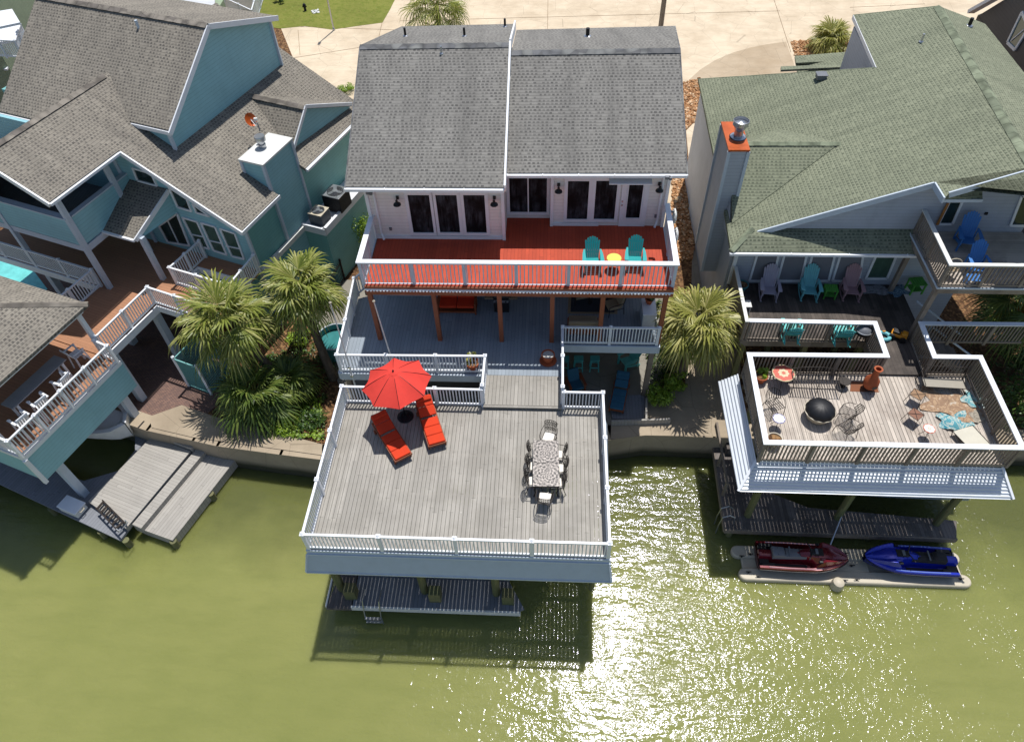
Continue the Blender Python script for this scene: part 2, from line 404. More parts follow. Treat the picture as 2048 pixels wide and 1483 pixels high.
# ---------------------------------------------------------------- furniture (origin at base, front towards -Y)
def adirondack(mat, name, label, group=None, rocker=False, tall=1.0):
    t = thing(name, label, 'chair', group=group)
    s = MB()
    for i in range(6): s.box((0, -.30 + i * .095, .36 - i * .018), (.50, .085, .022), m=Matrix.Rotation(R(-10), 4, 'X'))
    part(t, 'seat', s, mat, bevel=.004)
    b = MB(); q = Matrix.Translation((0, .20, .26)) @ Matrix.Rotation(R(-24), 4, 'X')
    hs = [.70, .78, .82, .84, .82, .78, .70]
    for i, hh in enumerate(hs):
        x = (i - 3) * .078; hh *= tall
        p0 = [(x * .88 - .033, 0), (x * .88 + .033, 0), (x * 1.05 + .036, hh - abs(i - 3.5) * .008), (x * 1.05, hh + .02), (x * 1.05 - .036, hh - abs(i - 2.5) * .008)]
        fr = [q @ Vector((a, 0, c)) for a, c in p0]; bk = [q @ Vector((a, .02, c)) for a, c in p0]
        b.add(fr + bk, [(0, 1, 2, 3, 4), (9, 8, 7, 6, 5)] + [(j, 5 + j, 5 + (j + 1) % 5, (j + 1) % 5) for j in range(5)])
    for zz in (.25, .6): b.box(q @ Vector((0, .035, zz * tall)), (.52, .025, .06), m=Matrix.Rotation(R(-24), 4, 'X'))
    part(t, 'backrest', b, mat)
    for sx in (-1, 1):
        a = MB(); P = [(sx * .25, -.40), (sx * .40, -.40), (sx * .41, -.30), (sx * .38, .1), (sx * .33, .34), (sx * .27, .34), (sx * .27, .0)]
        a.prism(P, .575, .60); part(t, 'armrest', a, mat, bevel=.004)
        l = MB(); l.beam((sx * .29, -.34, 0), (sx * .29, -.34, .575), .03, .11, up=Vector((0, 1, 0))); part(t, 'leg', l, mat)
        l = MB(); l.beam((sx * .255, -.36, .33), (sx * .255, .46, .04), .03, .11); l.beam((sx * .31, .30, 0.06), (sx * .31, .30, .575), .03, .07, up=Vector((0, 1, 0))); part(t, 'leg', l, mat)
        if rocker:
            l = MB(); l.tube([(sx * .29, -.5 + k * .12, .0 + .11 * ((k - 4.5) / 4.5) ** 2) for k in range(10)], .022, 6); part(t, 'rocker', l, mat)
    return t
def round_side_table(top, base):
    t = thing('side_table', 'round lime yellow side table between the two teal chairs on the red deck', 'table')
    s = MB(); s.lathe((0, 0, .50), [(.27, 0), (.275, .012), (.27, .024)], 28); part(t, 'tabletop', s, top)
    for sx in (-1, 1):
        l = MB(); l.beam((sx * .11, 0, .5), (sx * .19, 0, 0), .10, .025, up=Vector((1, 0, 0))); part(t, 'leg', l, base)
    s = MB(); s.box((0, 0, .23), (.30, .26, .02)); part(t, 'shelf', s, top); return t
def slat_table(mat, label):
    t = thing('slatted_table', label, 'table', group='green slatted tables')
    s = MB()
    for i in range(6): s.box((-.22 + i * .088, 0, .47), (.075, .46, .02))
    part(t, 'tabletop', s, mat); s = MB()
    for i in range(5): s.box((-.18 + i * .088, 0, .16), (.075, .40, .018))
    part(t, 'shelf', s, mat)
    for x in (-1, 1):
        for y in (-1, 1): part(t, 'leg', MB().box((x * .22, y * .19, .23), (.05, .05, .46)), mat)
    return t
def pot(name, label, r, h, mat, soil='mulch', plant=None, group=None, rim=True):
    t = thing(name, label, 'pot', group=group)
    s = MB(); s.lathe((0, 0, 0), [(r * .62, 0), (r * .92, h * .8), (r * 1.06, h * .82), (r * 1.06, h), (r * .93, h), (r * .9, h * .86)], 20, cap=True); part(t, 'vessel', s, mat, smooth=True)
    s = MB(); s.lathe((0, 0, h * .86), [(r * .9, 0), (.001, .02)], 16, cap=False); part(t, 'soil', s, soil)
    if plant: part(t, 'foliage', leafball(r * 1.1, r * 1.3, 90, .09, (0, 0, h + r * .5)), plant, fix=False)
    return t
def leafball(rx, rz, n, ls, c=(0, 0, 0), ry=None, flat=.0):
    s = MB(); ry = ry or rx; c = Vector(c)
    cl = [(random.uniform(-1.15, 1.15), random.uniform(-1.15, 1.15), random.uniform(-.9, 1.1), random.uniform(.2, .5)) for _ in range(max(4, n // 45))]
    for i in range(n):
        while True:
            d = Vector((random.gauss(0, 1), random.gauss(0, 1), random.gauss(0, 1)))
            if d.length > .1: break
        d.normalize(); k = cl[i % len(cl)]
        p = Vector((k[0] * .6, k[1] * .6, k[2] * .5)) + d * k[3] * random.uniform(.6, 1)
        if p.length > 1.15: p *= 1.15 / p.length * random.uniform(.8, 1.0)
        p = c + Vector((p.x * rx, p.y * ry, p.z * rz))
        nn = (d + Vector((random.uniform(-.7, .7), random.uniform(-.7, .7), random.uniform(0, 1.2)))).normalized()
        a = nn.cross(Vector((random.uniform(-1, 1), random.uniform(-1, 1), .3))).normalized(); b = nn.cross(a)
        l = ls * random.uniform(.6, 1.3)
        s.add([p - a * l, p - b * l * .42, p + a * l, p + b * l * .42], [(0, 1, 2, 3)])
    return s
def chaise(label):
    t = thing('chaise_longue', label, 'sun lounger', group='red cushioned chaise longues on the boathouse deck')
    f = MB()
    for x in (-.31, .31): f.box((x, 0, .30), (.05, 2.0, .08))
    for y in (-.98, .98): f.box((0, y, .30), (.57, .05, .08))
    for i in range(13): f.box((0, -.92 + i * .095, .325), (.565, .06, .018))
    part(t, 'frame', f, 'teak')
    for x in (-.31, .31):
        for y in (-.85, .75): part(t, 'leg', MB().box((x, y, .13), (.055, .055, .26)), 'teak')
    for x in (-.36, .36):
        w = MB(mt=Matrix.Translation((x, .75, .09)) @ Matrix.Rotation(R(90), 4, 'Y')); w.lathe((0, 0, -.02), [(.09, 0), (.09, .04)], 16); part(t, 'wheel', w, 'teak')
    q = Matrix.Translation((0, .30, .36)) @ Matrix.Rotation(R(28), 4, 'X')
    b = MB(mt=q)
    for i in range(7): b.box((0, .05 + i * .1, -.03), (.565, .07, .018))
    for x in (-.28, .28): b.box((x, .36, -.045), (.04, .75, .04))
    part(t, 'backrest', b, 'teak')
    c = MB()
    for i in range(3): c.box((0, -.78 + i * .395, .375), (.60, .385, .085))
    part(t, 'seat_cushion', c, 'redcush', bevel=.03, smooth=True)
    c = MB(mt=q)
    for i in range(2): c.box((0, .2 + i * .39, .035), (.60, .38, .085))
    part(t, 'back_cushion', c, 'redcush', bevel=.03, smooth=True)
    c = MB(mt=q); c.box((0, .68, .11), (.56, .2, .1)); part(t, 'headrest', c, 'redcush', bevel=.04, smooth=True)
    return t
def umbrella(loc, tilt_top):
    t = thing('patio_umbrella', 'open red patio umbrella on a black base over the two chaise longues', 'umbrella', loc)
    p0 = Vector(loc); top = Vector(tilt_top); ax = (top - p0)
    kn = p0 + Vector((0, 0, 1.35)); ax = (top - kn).normalized()
    m = Matrix.Translation(top) @ Z.rotation_difference(ax).to_matrix().to_4x4() @ Matrix.Rotation(R(14), 4, 'Z')
    part(t, 'pole', MB().tube([p0 + Vector((0, 0, .05)), kn, top], .022, 10), 'dmetal')
    b = MB(); b.lathe(p0, [(.30, 0), (.31, .02), (.26, .05), (.08, .08), (.045, .12), (.04, .38), (.03, .38)], 28)
    for k in range(16):
        a = k * math.pi / 8; b.tube([p0 + Vector((math.cos(a) * .27, math.sin(a) * .27, .05)), p0 + Vector((math.cos(a + .3) * .17, math.sin(a + .3) * .17, .075)), p0 + Vector((math.cos(a) * .09, math.sin(a) * .09, .09))], .011, 5)
    part(t, 'base', b, 'dmetal')
    Rr = 1.26; rows = []
    for i in range(9):
        f = .09 + (1 - .09) * i / 8; row = []
        for k in range(8 * 6 + 1):
            a = k / 6 * math.pi / 4; fr = (k % 6) / 6; sag = math.sin(math.pi * fr)
            rr = Rr * f * (math.cos(math.pi / 8) / math.cos((fr - .5) * math.pi / 4)) * (1 - .06 * sag * f) if fr else Rr * f
            z = -.58 * f ** 1.3 + .0 - .06 * sag * f
            row.append(m @ Vector((rr * math.cos(a), rr * math.sin(a), z)))
        rows.append(row)
    cnp = MB().grid(rows).build('canopy', 'redfab', t, smooth=True, fix=False)
    v = []
    for i in range(4):
        f = .02 + .11 * i / 3; v.append([m @ Vector((Rr * f * math.cos(k * math.pi / 12), Rr * f * math.sin(k * math.pi / 12), .03 - .16 * f / .13 * .45)) for k in range(25)])
    MB().grid(v).build('vent', 'redfab', cnp, smooth=True, fix=False)
    for k in range(8):
        a = k * math.pi / 4; part(t, 'rib', MB().tube([m @ Vector((Rr * f * math.cos(a), Rr * f * math.sin(a), -.55 * f ** 1.35 - .012)) for f in (.08, .3, .55, .8, 1.0)], .008, 5), 'dmetal')
        part(t, 'strut', MB().tube([m @ Vector((.03 * math.cos(a), .03 * math.sin(a), -.62)), m @ Vector((Rr * .55 * math.cos(a), Rr * .55 * math.sin(a), -.55 * .55 ** 1.35 - .02))], .006, 5), 'dmetal')
    part(t, 'finial', MB(mt=m).lathe((0, 0, .02), [(.03, 0), (.035, .04), (.01, .08)], 10), 'black')
    return t
def lace():
    m = NT('cast lattice table top'); o = m.sep(m.obj())
    yy = m.M('SUBTRACT', m.M('FRACT', m.M('DIVIDE', m.M('ADD', o[1], .94), .94)), .5); xx = m.M('DIVIDE', o[0], .94)
    r = m.M('SQRT', m.M('ADD', m.M('POWER', yy, 2.0), m.M('POWER', xx, 2.0))); an = m.M('ARCTAN2', yy, xx)
    w = m.M('MULTIPLY', m.M('SINE', m.M('MULTIPLY', an, 8.0)), m.M('SINE', m.M('MULTIPLY', r, 44.0)))
    g = m.M('GREATER_THAN', w, .05); v = m.vor(m.obj(), 17); d = m.M('GREATER_THAN', v[0], .5)
    f = m.M('MINIMUM', 1.0, m.M('ADD', m.M('MULTIPLY', g, .6), m.M('MULTIPLY', d, .5)))
    return m.done(m.mix(f, lin('8f8883'), lin('1f1d1e')), .45, .2)
M['lace'] = lace()
def dining_chair(label, group='cast metal dining chairs with white cushions'):
    t = thing('dining_chair', label, 'chair', group=group)
    s = MB(); s.tube([(x, y, .42) for x, y in ((-.22, -.22), (.22, -.22), (.2, .22), (-.2, .22))], .014, 6, True)
    for i in range(6): s.beam((-.2, -.2 + i * .08, .42), (.2, -.2 + i * .08, .42), .02, .008)
    part(t, 'seat', s, 'iron')
    c = MB(); c.prism([(-.2, -.2), (.2, -.2), (.18, .18), (-.18, .18)], .43, .475); part(t, 'cushion', c, 'white cushion', bevel=.02, smooth=True)
    b = MB(); P = lambda a, z: Vector((math.sin(a) * .30 * (.78 + .3 * (z - .5)), .12 + .12 * math.cos(a) * 1.0 + (z - .45) * .22, z))
    an = [R(-58 + 116 * k / 8) for k in range(9)]
    b.tube([P(a, .93 + .04 * math.cos(a * 1.5)) for a in an], .014, 6); b.tube([P(a, .52) for a in an], .01, 6)
    for k in range(9):
        b.tube([P(an[k], .52), P(an[k], .93 + .04 * math.cos(an[k] * 1.5))], .009 if k in (0, 8) else .006, 5)
        for dd in (-2, 2):
            if 0 <= k + dd < 9: b.tube([P(an[k], .53), P(an[k + dd], .94)], .0065, 4)
    for zz in (.63, .74, .85): b.tube([P(a, zz) for a in an], .006, 4)
    part(t, 'backrest', b, 'iron')
    for sx in (-1, 1):
        part(t, 'armrest', MB().tube([(sx * .25, .28, .68), (sx * .29, .05, .67), (sx * .29, -.15, .66), (sx * .27, -.22, .6), (sx * .24, -.22, .42)], .013, 6), 'iron')
        part(t, 'leg', MB().tube([(sx * .22, -.22, .42), (sx * .24, -.25, .2), (sx * .23, -.27, 0)], .014, 6), 'iron')
        part(t, 'leg', MB().tube([(sx * .2, .22, .42), (sx * .22, .27, .2), (sx * .22, .33, 0)], .014, 6), 'iron')
    return t
def strap_chair(label):
    t = thing('iron_strap_chair', label, 'chair', group='black iron strap chairs around the fire pit')
    s = MB()
    for i in range(7): s.beam((-.25 + i * .083, -.25, .40), (-.25 + i * .083, .24, .38), .035, .006)
    for y in (-.25, 0, .24): s.tube([(-.27, y, .395), (.27, y, .395)], .011, 6)
    part(t, 'seat', s, 'iron')
    b = MB(); P = lambda a, z: Vector((math.sin(a) * .33, .06 + .22 * math.cos(a) + (z - .42) * .30, z))
    an = [R(-75 + 150 * k / 9) for k in range(10)]
    b.tube([P(a, .74 + .16 * math.cos(a) ** 2) for a in an], .013, 6); b.tube([P(a, .44) for a in an], .012, 6)
    for a in an: b.beam(P(a, .44), P(a, .74 + .16 * math.cos(a) ** 2), .03, .006, up=Vector((math.sin(a), math.cos(a), 0)))
    part(t, 'backrest', b, 'iron')
    for sx in (-1, 1):
        part(t, 'leg', MB().tube([(sx * .3, .1, .66), (sx * .31, -.1, .6), (sx * .28, -.26, .4), (sx * .27, -.3, 0)], .012, 6), 'iron')
        part(t, 'leg', MB().tube([(sx * .26, .24, .4), (sx * .27, .32, 0)], .012, 6), 'iron')
    return t
def mosaic_mat(name, a, b, c):
    m = NT(name); o = m.sep(m.obj()); r = m.M('SQRT', m.M('ADD', m.M('POWER', o[0], 2.0), m.M('POWER', o[1], 2.0)))
    an = m.M('ARCTAN2', o[1], o[0]); w = m.M('ADD', r, m.M('MULTIPLY', m.M('SINE', m.M('MULTIPLY', an, 8.0)), .012))
    col = m.ramp(w, [(0, lin(a)), (.045, lin(c)), (.06, lin(b)), (.13, lin(b)), (.131, lin(a)), (.255, lin(a)), (.256, lin(c)), (.3, lin(c))], 'CONSTANT')
    n = m.noise(m.obj(), 40, 2); return m.done(m.mix(m.maprange(n, .35, .65, 0, .3), col, lin('8a8070')), .4)
M['mosr'] = mosaic_mat('red sun mosaic', 'c2452f', 'cdbf9c', 'b8a880')
M['mosb'] = mosaic_mat('blue rim mosaic', 'dedbd0', 'e4e0d4', '2e3f9c')
M['moso'] = mosaic_mat('orange rim mosaic', 'dedbd0', 'd8d4c6', 'c9482c')
def mosaic_table(mat, label, r, h, base='iron'):
    t = thing('mosaic_table', label, 'table'); k = .29 / r
    s = MB(); s.lathe((0, 0, h - .02), [(r, 0), (r, .025), (.001, .026)], 28)
    o = part(t, 'tabletop', s, mat)
    if abs(k - 1) > .01:
        me = o.data
        for v_ in me.vertices: v_.co.x *= k; v_.co.y *= k
        o.scale = (1 / k, 1 / k, 1)
    for a in (0, 120, 240):
        a = R(a + 20); c, q = math.cos(a), math.sin(a)
        part(t, 'leg', MB().tube([(c * r * .8, q * r * .8, h - .03), (c * r * .35, q * r * .35, h * .55), (c * r * .9, q * r * .9, 0)], .01, 5), base)
    part(t, 'ring', MB().tube([(math.cos(R(a)) * r * .9, math.sin(R(a)) * r * .9, h - .03) for a in range(0, 360, 30)], .012, 5, True), base)
    return t
def fan(mb, base, d, up, rad, n=22, droop=.35, spread=R(118), w=.085):
    """one costapalmate fan leaf: narrow folded blades radiating from the petiole end"""
    d = d.normalized(); side = d.cross(up).normalized(); nrm = side.cross(d).normalized()
    for i in range(n):
        f = -1 + 2 * i / (n - 1); a = f * spread + random.uniform(-.05, .05)
        L = rad * (1 - .38 * abs(f) ** 1.6) * random.uniform(.82, 1.08)
        o = base + d * rad * .22 * (1 - abs(f)); dr = (d * math.cos(a) + side * math.sin(a) + nrm * .10 * math.cos(a * 1.3)).normalized()
        wd = w * random.uniform(.8, 1.2); sd_ = dr.cross(nrm).normalized(); dn = Vector((0, 0, -1)); k = random.uniform(.6, 1.4)
        p1 = o + dr * L * .42; p2 = o + dr * L * .72 + dn * L * droop * .22 * k; p3 = o + dr * L * .95 + dn * L * droop * .85 * k
        tw = nrm * wd * .25
        mb.add([base, p1 - sd_ * wd * .5, p1 + tw, p1 + sd_ * wd * .5, p2 - sd_ * wd * .36, p2 + tw, p2 + sd_ * wd * .36, p3], [(0, 1, 2), (0, 2, 3), (1, 4, 5, 2), (2, 5, 6, 3), (4, 7, 5), (5, 7, 6)])
def palm(base, top, label, mat='frond', nl=34, rad=1.2, pet=1.25, r0=.17, group='fan palms', trunk=True, low=-55, name='palm_tree', n=21):
    base, top = Vector(base), Vector(top)
    t = thing(name, label, 'palm tree', base, group)
    if trunk:
        pts = []; rs = []
        for i in range(13):
            f = i / 12; p = base.lerp(top, f); bow = math.sin(math.pi * f) * .12
            pts.append(p + Vector((bow * (1 if top.x < base.x else -1) * -1, 0, 0)) - (Z * .2 if i == 0 else Z * 0)); rs.append(r0 * (1.25 - .45 * f + (.12 if i == 0 else 0) + random.uniform(-.04, .04)))
        part(t, 'trunk', MB().tube(pts, rs, 14), 'trunk', smooth=True)
        bo = MB()
        for i in range(16):
            a = i * 2.4; z = -.1 - i * .035; p = top + Vector((math.cos(a) * r0 * .7, math.sin(a) * r0 * .7, z)); bo.beam(p, p + Vector((math.cos(a) * .14, math.sin(a) * .14, .22)), .06, .02)
        part(t, 'leaf_boots', bo, 'frondy')
    c = MB(); st = MB()
    for i in range(nl):
        az = i * 2.39996 + random.uniform(-.45, .45); f = (i + .5) / nl; el = R(80 - (80 - low) * f ** .85 + random.uniform(-8, 8))
        d = Vector((math.cos(az) * math.cos(el), math.sin(az) * math.cos(el), math.sin(el)))
        L = pet * random.uniform(.7, 1.15) * (.62 + .42 * f)
        out = Vector((math.cos(az), math.sin(az), 0)); e = top + d * L - Z * L * .12
        st.tube([top + d * .05, top + d * L * .5 + Z * L * .05, e], [.022, .016, .012], 5)
        up = (Z + out * -.2).normalized() if el < R(65) else -out
        side_j = Vector((-math.sin(az), math.cos(az), 0)); fd = (d * .8 + out * .35 - Z * (.15 + .25 * f)).normalized()
        fan(c, e, fd, (up + side_j * random.uniform(-.5, .5)).normalized(), rad * random.uniform(.8, 1.12), n, .25 + .5 * f)
    dd_ = MB()
    for i in range(7 if low < -35 else 0):
        az = random.uniform(0, 6.28); e = top + V(math.cos(az) * .35, math.sin(az) * .35, -.5); fan(dd_, e, V(math.cos(az) * .35, math.sin(az) * .35, -1), V(math.cos(az), math.sin(az), .2), rad * .8, 13, .1, R(60))
    if dd_.v: part(t, 'dead_fronds', dd_, 'dead', fix=False)
    cr = part(t, 'crown', c, mat, fix=False); st.build('leaf_stalks', 'frondy', cr)
    return t
# ================================================================= setting
ZB, ZL, ZR, ZG = 4.8, 4.95, 8.05, 1.5
def water():
    m = NT('canal water'); o = m.obj()
    n1 = m.noise(m.vmul(o, (.6, 2.0, 1)), 1.1, 2, .5, .3); n2 = m.noise(m.vmul(o, (1.5, 1.9, 1)), 3.0, 3, .55, .5); n3 = m.noise(o, .12, 4, .6); n4 = m.noise(m.vmul(o, (1, 1.4, 1)), 11, 2, .5)
    h = m.M('ADD', m.M('ADD', m.M('MULTIPLY', n1, .9), m.M('MULTIPLY', n2, .42)), m.M('MULTIPLY', n4, .07))
    bn = m.n('ShaderNodeBump'); m.l(h, bn.inputs['Height']); bn.inputs['Strength'].default_value = 1.0; gx = m.maprange(m.sep(o)[0], -7, 9, .022, .088); m.l(m.M('MULTIPLY', gx, m.maprange(m.noise(o, .28, 4, .6), .32, .68, .3, 1.5)), bn.inputs['Distance'])
    b2 = m.n('ShaderNodeBump'); m.l(h, b2.inputs['Height']); b2.inputs['Strength'].default_value = .5; b2.inputs['Distance'].default_value = .09
    n5 = m.noise(m.vmul(o, (1, 3.0, 1)), .5, 4, .6)
    col = m.mix(m.maprange(n3, .35, .65, 0, 1), lin('80824c'), lin('777b45')); col = m.mix(m.maprange(n5, .4, .7, 0, .3), col, lin('686f3c')); bank = m.maprange(m.M('ADD', m.sep(o)[1], m.M('MULTIPLY', m.noise(o, .5, 4, .6), 3.5)), 13.2, 16.8, 0, .62); col = m.mix(bank, col, lin('363c22'))  # water colour darkened towards the seawall, standing in for shade and reflections there
    di = m.n('ShaderNodeSubsurfaceScattering'); di.falloff = 'BURLEY'; m.l(col, di.inputs[0]); di.inputs['Scale'].default_value = .35; di.inputs['Radius'].default_value = (1, 1, .6); m.l(b2.outputs[0], di.inputs['Normal'])
    gl = m.n('ShaderNodeBsdfGlossy'); gl.inputs['Roughness'].default_value = .095; gl.inputs[0].default_value = (.74, .73, .9, 1); m.l(bn.outputs[0], gl.inputs['Normal'])
    fr = m.n('ShaderNodeFresnel'); fr.inputs[0].default_value = 1.33; m.l(bn.outputs[0], fr.inputs['Normal'])
    mx = m.n('ShaderNodeMixShader'); m.l(fr.outputs[0], mx.inputs[0]); m.l(di.outputs[0], mx.inputs[1]); m.l(gl.outputs[0], mx.inputs[2]); m.l(mx.outputs[0], m.out.inputs[0])
    m.t.nodes.remove(m.b); return m.m
def sheet(name, pts, z, mat, kind='structure', label=None, cat=None, grain=0.0):
    mb = MB(); mb.poly([(p[0], p[1], z) for p in pts]); o = mb.build(name, mat, grain=grain); return tag(o, label, cat, None, kind)
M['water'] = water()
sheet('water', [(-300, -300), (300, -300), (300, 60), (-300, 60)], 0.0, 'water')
def xy(*pts, z=ZG): return [at(px, py, z) for px, py in pts]
sw = xy((195, 824), (294, 859), (386, 879), (434, 890), (560, 907), (642, 917)) + xy((1221, 878), (1290, 868), (1425, 873))
lft = at(195, 824, ZG)
dirA = Vector((math.cos(R(-19.5)), math.sin(R(-19.5)), 0)); dirB = Vector((-dirA.y, dirA.x, 0))
def ABp(a, b, z): return dirA * a + dirB * b + Z * z
wl = [lft - dirA * 60] + sw + [sw[-1] + V(60, 0, 0)]
g = MB(); g.prism([(p.x, p.y) for p in wl] + [(sw[-1].x + 60, 330), (lft.x - 60, 330)], -3, ZG); tag(g.build('ground', 'mulch'), kind='structure')
# seawall cap and face
cw_, lw_ = MB(), []
for a, b in zip(wl[:-1], wl[1:]):
    t_ = (b - a); t_.z = 0; t_.normalize(); n_ = Vector((-t_.y, t_.x, 0))
    cw_.beam(a + n_ * .3 - Z * .02, b + n_ * .3 + t_ * .12 - Z * .02, .75, .16); cw_.beam(a - Z * 1.3 + n_ * .02, b - Z * 1.3 + n_ * .02, .16, 2.6)
tag(cw_.build('seawall', 'conc2'), 'weathered concrete seawall cap running along the canal behind the boathouses', 'seawall')
sheet('driveway', xy((560, 52), (600, 150), (640, 250), (700, 330), (700, 470), (1395, 480), (1425, 470), (1372, 330), (1368, 205), (1390, 160), (1600, 150), (2400, 150), (2500, -300), (200, -300), (300, 20)), ZG + .01, 'conc')
sheet('drive_apron', xy((1378, 160), (1400, 140), (1430, 121), (1465, 106), (1500, 96), (1535, 89), (1572, 84), (1592, 140), (1592, 175), (1400, 175)), ZG + .016, concrete('worn brown concrete', 'b5a48c'))
lw = MB(); P0 = xy((524, 52), (560, 58), (610, 53), (665, 60), (720, 52), (765, 46), (780, 20), (790, 0), (800, -120), (500, -120), (516, 0))
lw.poly([p + Z * .02 for p in P0]); tag(lw.build('lawn', 'grass'), kind='structure')
jm = MB()
for a, b in (((745, 130), (764, 46)), ((1096, 0), (1095, 60)), ((800, 42), (1560, 22)), ((1545, -10), (1582, 105)), ((596, 60), (600, 110)), ((560, 120), (720, 95)), ((1700, 15), (1850, 8)), ((560, 52), (790, 60))):
    a, b = at(*a, ZG + .02), at(*b, ZG + .02); jm.beam(a, b, .025, .006)
tag(jm.build('expansion_joints', paint('joint tar', '6b5238', .9)), kind='structure')
def rocks(name, poly, n, label, mats='rock', z=ZG, smin=.04, smax=.1):
    P = [at(*p, z) for p in poly]; xs = [p.x for p in P]; ys = [p.y for p in P]; mb = MB(); mb.poly([p + Z * .03 for p in P]); k = 0
    def inside(x, y):
        c = False; j = len(P) - 1
        for i in range(len(P)):
            if (P[i].y > y) != (P[j].y > y) and x < (P[j].x - P[i].x) * (y - P[i].y) / (P[j].y - P[i].y) + P[i].x: c = not c
            j = i
        return c
    while k < n:
        x, y = random.uniform(min(xs), max(xs)), random.uniform(min(ys), max(ys))
        if not inside(x, y): continue
        k += 1; r = random.uniform(smin, smax); a = random.uniform(0, 3)
        mb.box((x, y, z + .03 + r * .3), (r * 2, r * 1.3, r), m=Matrix.Rotation(a, 4, 'Z') @ Matrix.Rotation(random.uniform(-.5, .5), 4, 'X'))
    return tag(mb.build(name, mats), label, None, None, 'stuff')
rocks('rock_bed', [(1366, 168), (1398, 158), (1408, 225), (1370, 262)], 700, 'tan river rock bed')
rocks('rock_bed', [(1345, 345), (1378, 345), (1392, 470), (1385, 520), (1340, 520)], 700, 'tan river rock bed')
rocks('rock_bed', [(1580, 84), (1625, 80), (1720, 80), (1720, 112), (1590, 112)], 500, 'tan rock bed at palm')
sheet('side_path', xy((1372, 262), (1408, 225), (1425, 340), (1430, 480), (1400, 480), (1380, 350)), ZG + .02, 'conc')
sheet('side_gravel', xy((1385, 470), (1440, 470), (1470, 700), (1380, 700)), ZG + .012, M['patio'])
sheet('patio', [(p.x, p.y) for p in xy((600, 560), (1345, 560), (1345, 700), (1290, 842), (1222, 850), (960, 850), (700, 830))], ZG + .02, 'patio')
sheet('canal_walk', xy((1222, 846), (1262, 846), (1290, 800), (1370, 775), (1372, 690), (1480, 700), (1480, 875), (1290, 872), (1221, 880)), ZG + .07, 'conc2')
sheet('brick_patio', xy((-200, 560), (120, 520), (330, 545), (430, 600), (450, 700), (445, 800), (400, 842), (300, 838), (190, 800), (-200, 700)), ZG + .03, 'paver')
sheet('seawall_walk', xy((300, 835), (365, 812), (440, 838), (645, 890), (645, 912), (386, 876), (305, 857)), ZG + .09, 'conc2')

# ================================================================= main house
H = thing('beach_house', 'white two storey beach house with grey shingle roof and red upper deck', 'house', (-1.3, 24, ZG))
def facade(x0, x1, y, z0, z1, th=.2): return MB().box(((x0 + x1) / 2, y + th / 2, (z0 + z1) / 2), (x1 - x0, th, z1 - z0))
YL, YC, YR = 22.28, 23.63, 23.18
w = MB(); w.box((-4.43, YL + 2.6, (ZL - .1 + 10.95) / 2), (5.26, 5.2, 10.95 - ZL + .1)); w.box((-.93, 28.03, (ZL - .1 + 10.95) / 2), (10.8, 8.8, 10.95 - ZL + .1)); w.box((2.22, YR + 2, (ZL - .1 + 10.8) / 2), (4.52, 4, 10.8 - ZL + .1))
w.box((-1.3, 28.5, (ZG + 4.8) / 2), (10, 7.6, 4.8 - ZG))
part(H, 'wall', w, 'wsid')
# roofs
eL, eR = 10.8, 10.8
rl = [at(690, 373, eL), at(1008, 375, eL), at(1019, 87, 13.3), at(720, 91, 13.3)]
rb = [at(719, 91, 13.3), at(1019, 87, 13.3), at(1029, 48, 11.6), at(803, 53, 11.6)]
roofL = part(H, 'roof', MB().slab(rl, .16).slab(rb, .16), 'shg')
rr = [at(1014, 345.5, eR), at(1375, 345.5, eR), at(1360, 98, 13.05), at(1023, 103, 13.05)]
rrb = [at(1023, 103, 13.05), at(1360, 98, 13.05), at(1350, 52, 11.4), at(1033, 60, 11.4)]
roofR = part(H, 'roof', MB().slab(rr, .16).slab(rrb, .16), 'shg')
c = MB()
def cap(mb, a, b, w=.32, h=.05):
    n = max(2, int((b - a).length / .3)); sd_ = (b - a).cross(Z).normalized() * w / 2
    for i in range(n):
        o_ = Z * (.02 + .008 * (i % 2)); p, q = a + (b - a) * i / n + o_, a + (b - a) * (i + 1.06) / n + o_; dr_ = Z * w * .2
        mb.add([p - sd_ - dr_, p + Z * .02, p + sd_ - dr_, q - sd_ - dr_, q + Z * .02, q + sd_ - dr_], [(0, 1, 4, 3), (1, 2, 5, 4), (0, 2, 1), (3, 4, 5)])
cap(c, rl[3], rl[2], .42); c.build('ridge_cap', 'shcap', roofL); c = MB(); cap(c, rr[3], rr[2], .42); c.build('ridge_cap', 'shcap', roofR)
# white fascias, step board between the two roofs
part(H, 'step_fascia', MB().beam(rl[1] - Z * .05 + V(.03, 0, 0), rl[2] + V(.03, 0, -.05), .07, .42).beam(rb[1] + V(.03, 0, -.05), rb[2] + V(.03, 0, -.05), .07, .38), 'white')
part(H, 'fascia', MB().beam(rl[0] - Z * .1, rl[3] - Z * .1, .05, .2), 'shcap'); part(H, 'fascia', MB().beam(rr[1] - Z * .1, rr[2] - Z * .1, .05, .2).beam(rr[2] - Z * .1, rrb[2] - Z * .1, .05, .2), 'shcap')
for a, b in ((rl[0], rl[1]), (rr[0], rr[1])):
    gt = MB(); gt.beam(a + V(0, -.06, -.1), b + V(0, -.06, -.1), .12, .11)
    k = int((b - a).length / 1.2)
    for i in range(k + 1): gt.box(a + (b - a) * i / k + V(0, -.06, -.035), (.03, .15, .02))
    part(H, 'gutter', gt, 'white')
gt = MB(); gt.tube([(-6.7, YL + .3, 10.6), (-6.7, YL - .08, 10.4), (-6.7, YL - .08, 8.35), (-6.6, YL - .25, 8.15)], .045, 8); part(H, 'downspout', gt, 'white')
